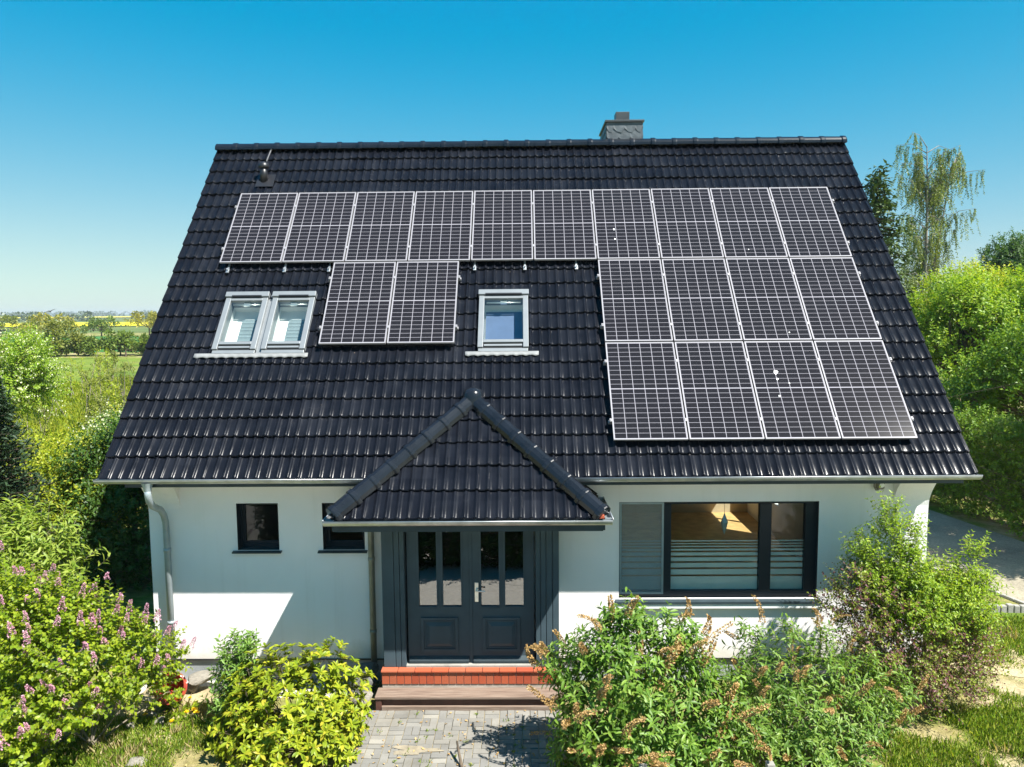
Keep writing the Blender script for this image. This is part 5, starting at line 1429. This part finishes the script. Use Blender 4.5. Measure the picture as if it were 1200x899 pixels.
for i, (x, y) in enumerate(((-5.35, -4.15), (-5.15, -4.3), (-5.5, -4.4))):
    rock('field_stone', ['small pale stone in the soil, farthest of three under the lilac', 'small pale stone in the soil, rightmost of three under the lilac', 'small pale stone in the soil, leftmost of three under the lilac'][i], 'stone', (x, y, .04), (.09, .07, .05), M['stone'], 158+i, i)
# toppled glazed pot
pot = empty('clay_pot', (-5.22, -3.66, 0), 'glossy red clay pot lying on its side at the left house corner', 'pot')
mb = MB(); mb.lathe([(.0, .0), (.10, .0), (.135, .06), (.155, .15), (.15, .23), (.165, .25), (.165, .27), (.14, .265), (.135, .2), (.0, .04)], (0, 0, 0), 24)
o = mb.build('pot_body', M['terracotta']); o.parent = pot; o.scale = (1.25,)*3; o.rotation_euler = (R(62), R(-20), .4); o.location = (0, .0, .19)
mb = MB(); mb.tube([(.168*math.cos(t), .168*math.sin(t), .262) for t in np.linspace(0, 6.2832, 25)], .012, 6)
o = mb.build('pot_rim', M['terracotta']); o.parent = pot; o.scale = (1.25,)*3; o.rotation_euler = (R(62), R(-20), .4); o.location = (0, .0, .19)
# dandelions
def dandelion(loc, seed, label):
    r = np.random.default_rng(seed); root = empty('dandelion', (0, 0, 0), label, 'flower', 'dandelions left of the rhododendron')
    n = 12; an = r.uniform(0, 6.28, n); d = np.stack([np.cos(an), np.sin(an), np.full(n, .35)], -1)
    link('leaf_rosette', leaf_mesh('leaf_rosette', np.zeros((n, 3)), d, np.tile([0, 0, 1.], (n, 1)), r.uniform(.1, .18, n), .28, 'long'), LM['lilac'], root)
    n = 60; d = sph(r, n); d[:, 2] = np.abs(d[:, 2])*.6+.2
    link('flower', leaf_mesh('flower', np.tile([.0, .0, .135], (n, 1)), d, np.tile([0, 0, 1.], (n, 1)), np.full(n, .032), .35, 'quad'), LM['dandelion'], root)
    mb = MB(); mb.tube([(0, 0, 0), (.004, 0, .07), (0, 0, .137)], .003, 5); mb.build('stem', LM['euon'], root)
    root.location = loc
    return root
dl_ = [(-5.12, -3.9), (-5.04, -3.98), (-4.92, -3.88), (-5.32, -4.35), (-4.78, -4.30), (-4.68, -4.28), (-4.72, -4.20), (-4.62, -4.36), (-4.88, -4.52), (-5.2, -3.86)]
pd = dandelion((0, 0, 0), 161, 'yellow dandelion in bloom on the sandy ground left of the rhododendron')
for i, (x, y) in enumerate(dl_):
    o = pd if i == 0 else copy_tree(pd)
    o.location = (x, y, 0); o.rotation_euler.z = i*1.3; s = random.uniform(.9, 1.5); o.scale = (s, s, s)
# pale posts at the lower picture edge
for x, y, lab in ((1.03, -6.25, 'pale post top sticking out of the foot of the larger buddleia'), (2.42, -6.2, 'pale post top sticking out of the foot of the grey-green buddleia')):
    mb = MB(); mb.box(x, x+.085, y, y+.085, 0, .60)
    p = mb.build('post', M['concrete'], bevel=.008); tag(p, lab, 'post')
mb = MB(); mb.tube([(-.95, -5.45, 0), (-1.02, -5.2, .12), (-1.06, -5.05, .20)], [.022, .018, .012], 7); tag(mb.build('stick', M['bark']), 'short dark stick leaning at the near end of the paved path', 'stick')
# hedge across the yard, seen mirrored in the door panes
hc = [(x, -9.3+random.uniform(-.1, .1), z, .40) for x in np.arange(-6, 5, .42) for z in (.3, .7, 1.1, 1.42)]
bush('hedge', 'low dark hedge across the gravel yard, mirrored in the front door panes', 'hedge', (-.5, -9.3, 0), hc, 260, LM['deep'], M['bark'], [(x, -9.3, 0) for x in np.arange(-6, 5, 1.0)], k=7, ll=(.08, .13), wr=.6, seed=171, stem_r=.012)
# red kite gliding over the fields
mb = MB()
def V3(x, y, z): return (x, y, z)
bird = empty('bird', (-24.4, 25, 5.72), 'dark bird gliding low over the fields at the left', 'bird')
prof = [(-.30, .012), (-.22, .04), (-.08, .075), (.08, .07), (.18, .045), (.25, .04), (.30, .018), (.33, .004)]
mb.tube([(x, 0, .02*math.sin(x*3)) for x, _ in prof], [q for _, q in prof], 10)
for sg in (-1, 1):
    W_ = [(.10, .05*sg, .02), (.16, .30*sg, .10), (.10, .62*sg, .10), (-.02, .80*sg, .05), (-.10, .55*sg, .07), (-.10, .28*sg, .07), (-.08, .05*sg, .02)]
    A = [Vector(p)+Vector((0, 0, .008)) for p in W_]; B = [Vector(p)-Vector((0, 0, .008)) for p in W_]
    mb.face(A); mb.face(B)
    for i in range(7): mb.face([A[i], A[(i+1) % 7], B[(i+1) % 7], B[i]])
T_ = [(-.25, -.03, 0), (-.52, -.14, 0), (-.46, 0, 0), (-.52, .14, 0), (-.25, .03, 0)]
A = [Vector(p)+Vector((0, 0, .006)) for p in T_]; B = [Vector(p)-Vector((0, 0, .006)) for p in T_]
mb.face(A); mb.face(B)
for i in range(5): mb.face([A[i], A[(i+1) % 5], B[(i+1) % 5], B[i]])
o = mb.build('bird_body', plain('dark_plumage', (.05, .035, .03), .8)); o.parent = bird; bird.rotation_euler = (R(-18), R(8), R(100)); bird.scale = (.42, .42, .42)

# ------------------------------------------------------------------ HAZE: the air over the fields
mt = bpy.data.materials.new('haze_air'); mt.use_nodes = True; nt = mt.node_tree; nt.nodes.clear()
pv = nt.nodes.new('ShaderNodeVolumePrincipled'); ou = nt.nodes.new('ShaderNodeOutputMaterial')
pv.inputs['Color'].default_value = (0.86, 0.92, 0.96, 1); pv.inputs['Density'].default_value = 0.00022; pv.inputs['Anisotropy'].default_value = 0.2
nt.links.new(pv.outputs[0], ou.inputs['Volume'])
mb = MB(); mb.box(-9000, 9000, -400, 9600, -1.0, 26)
tag(mb.build('haze', mt), kind='stuff')
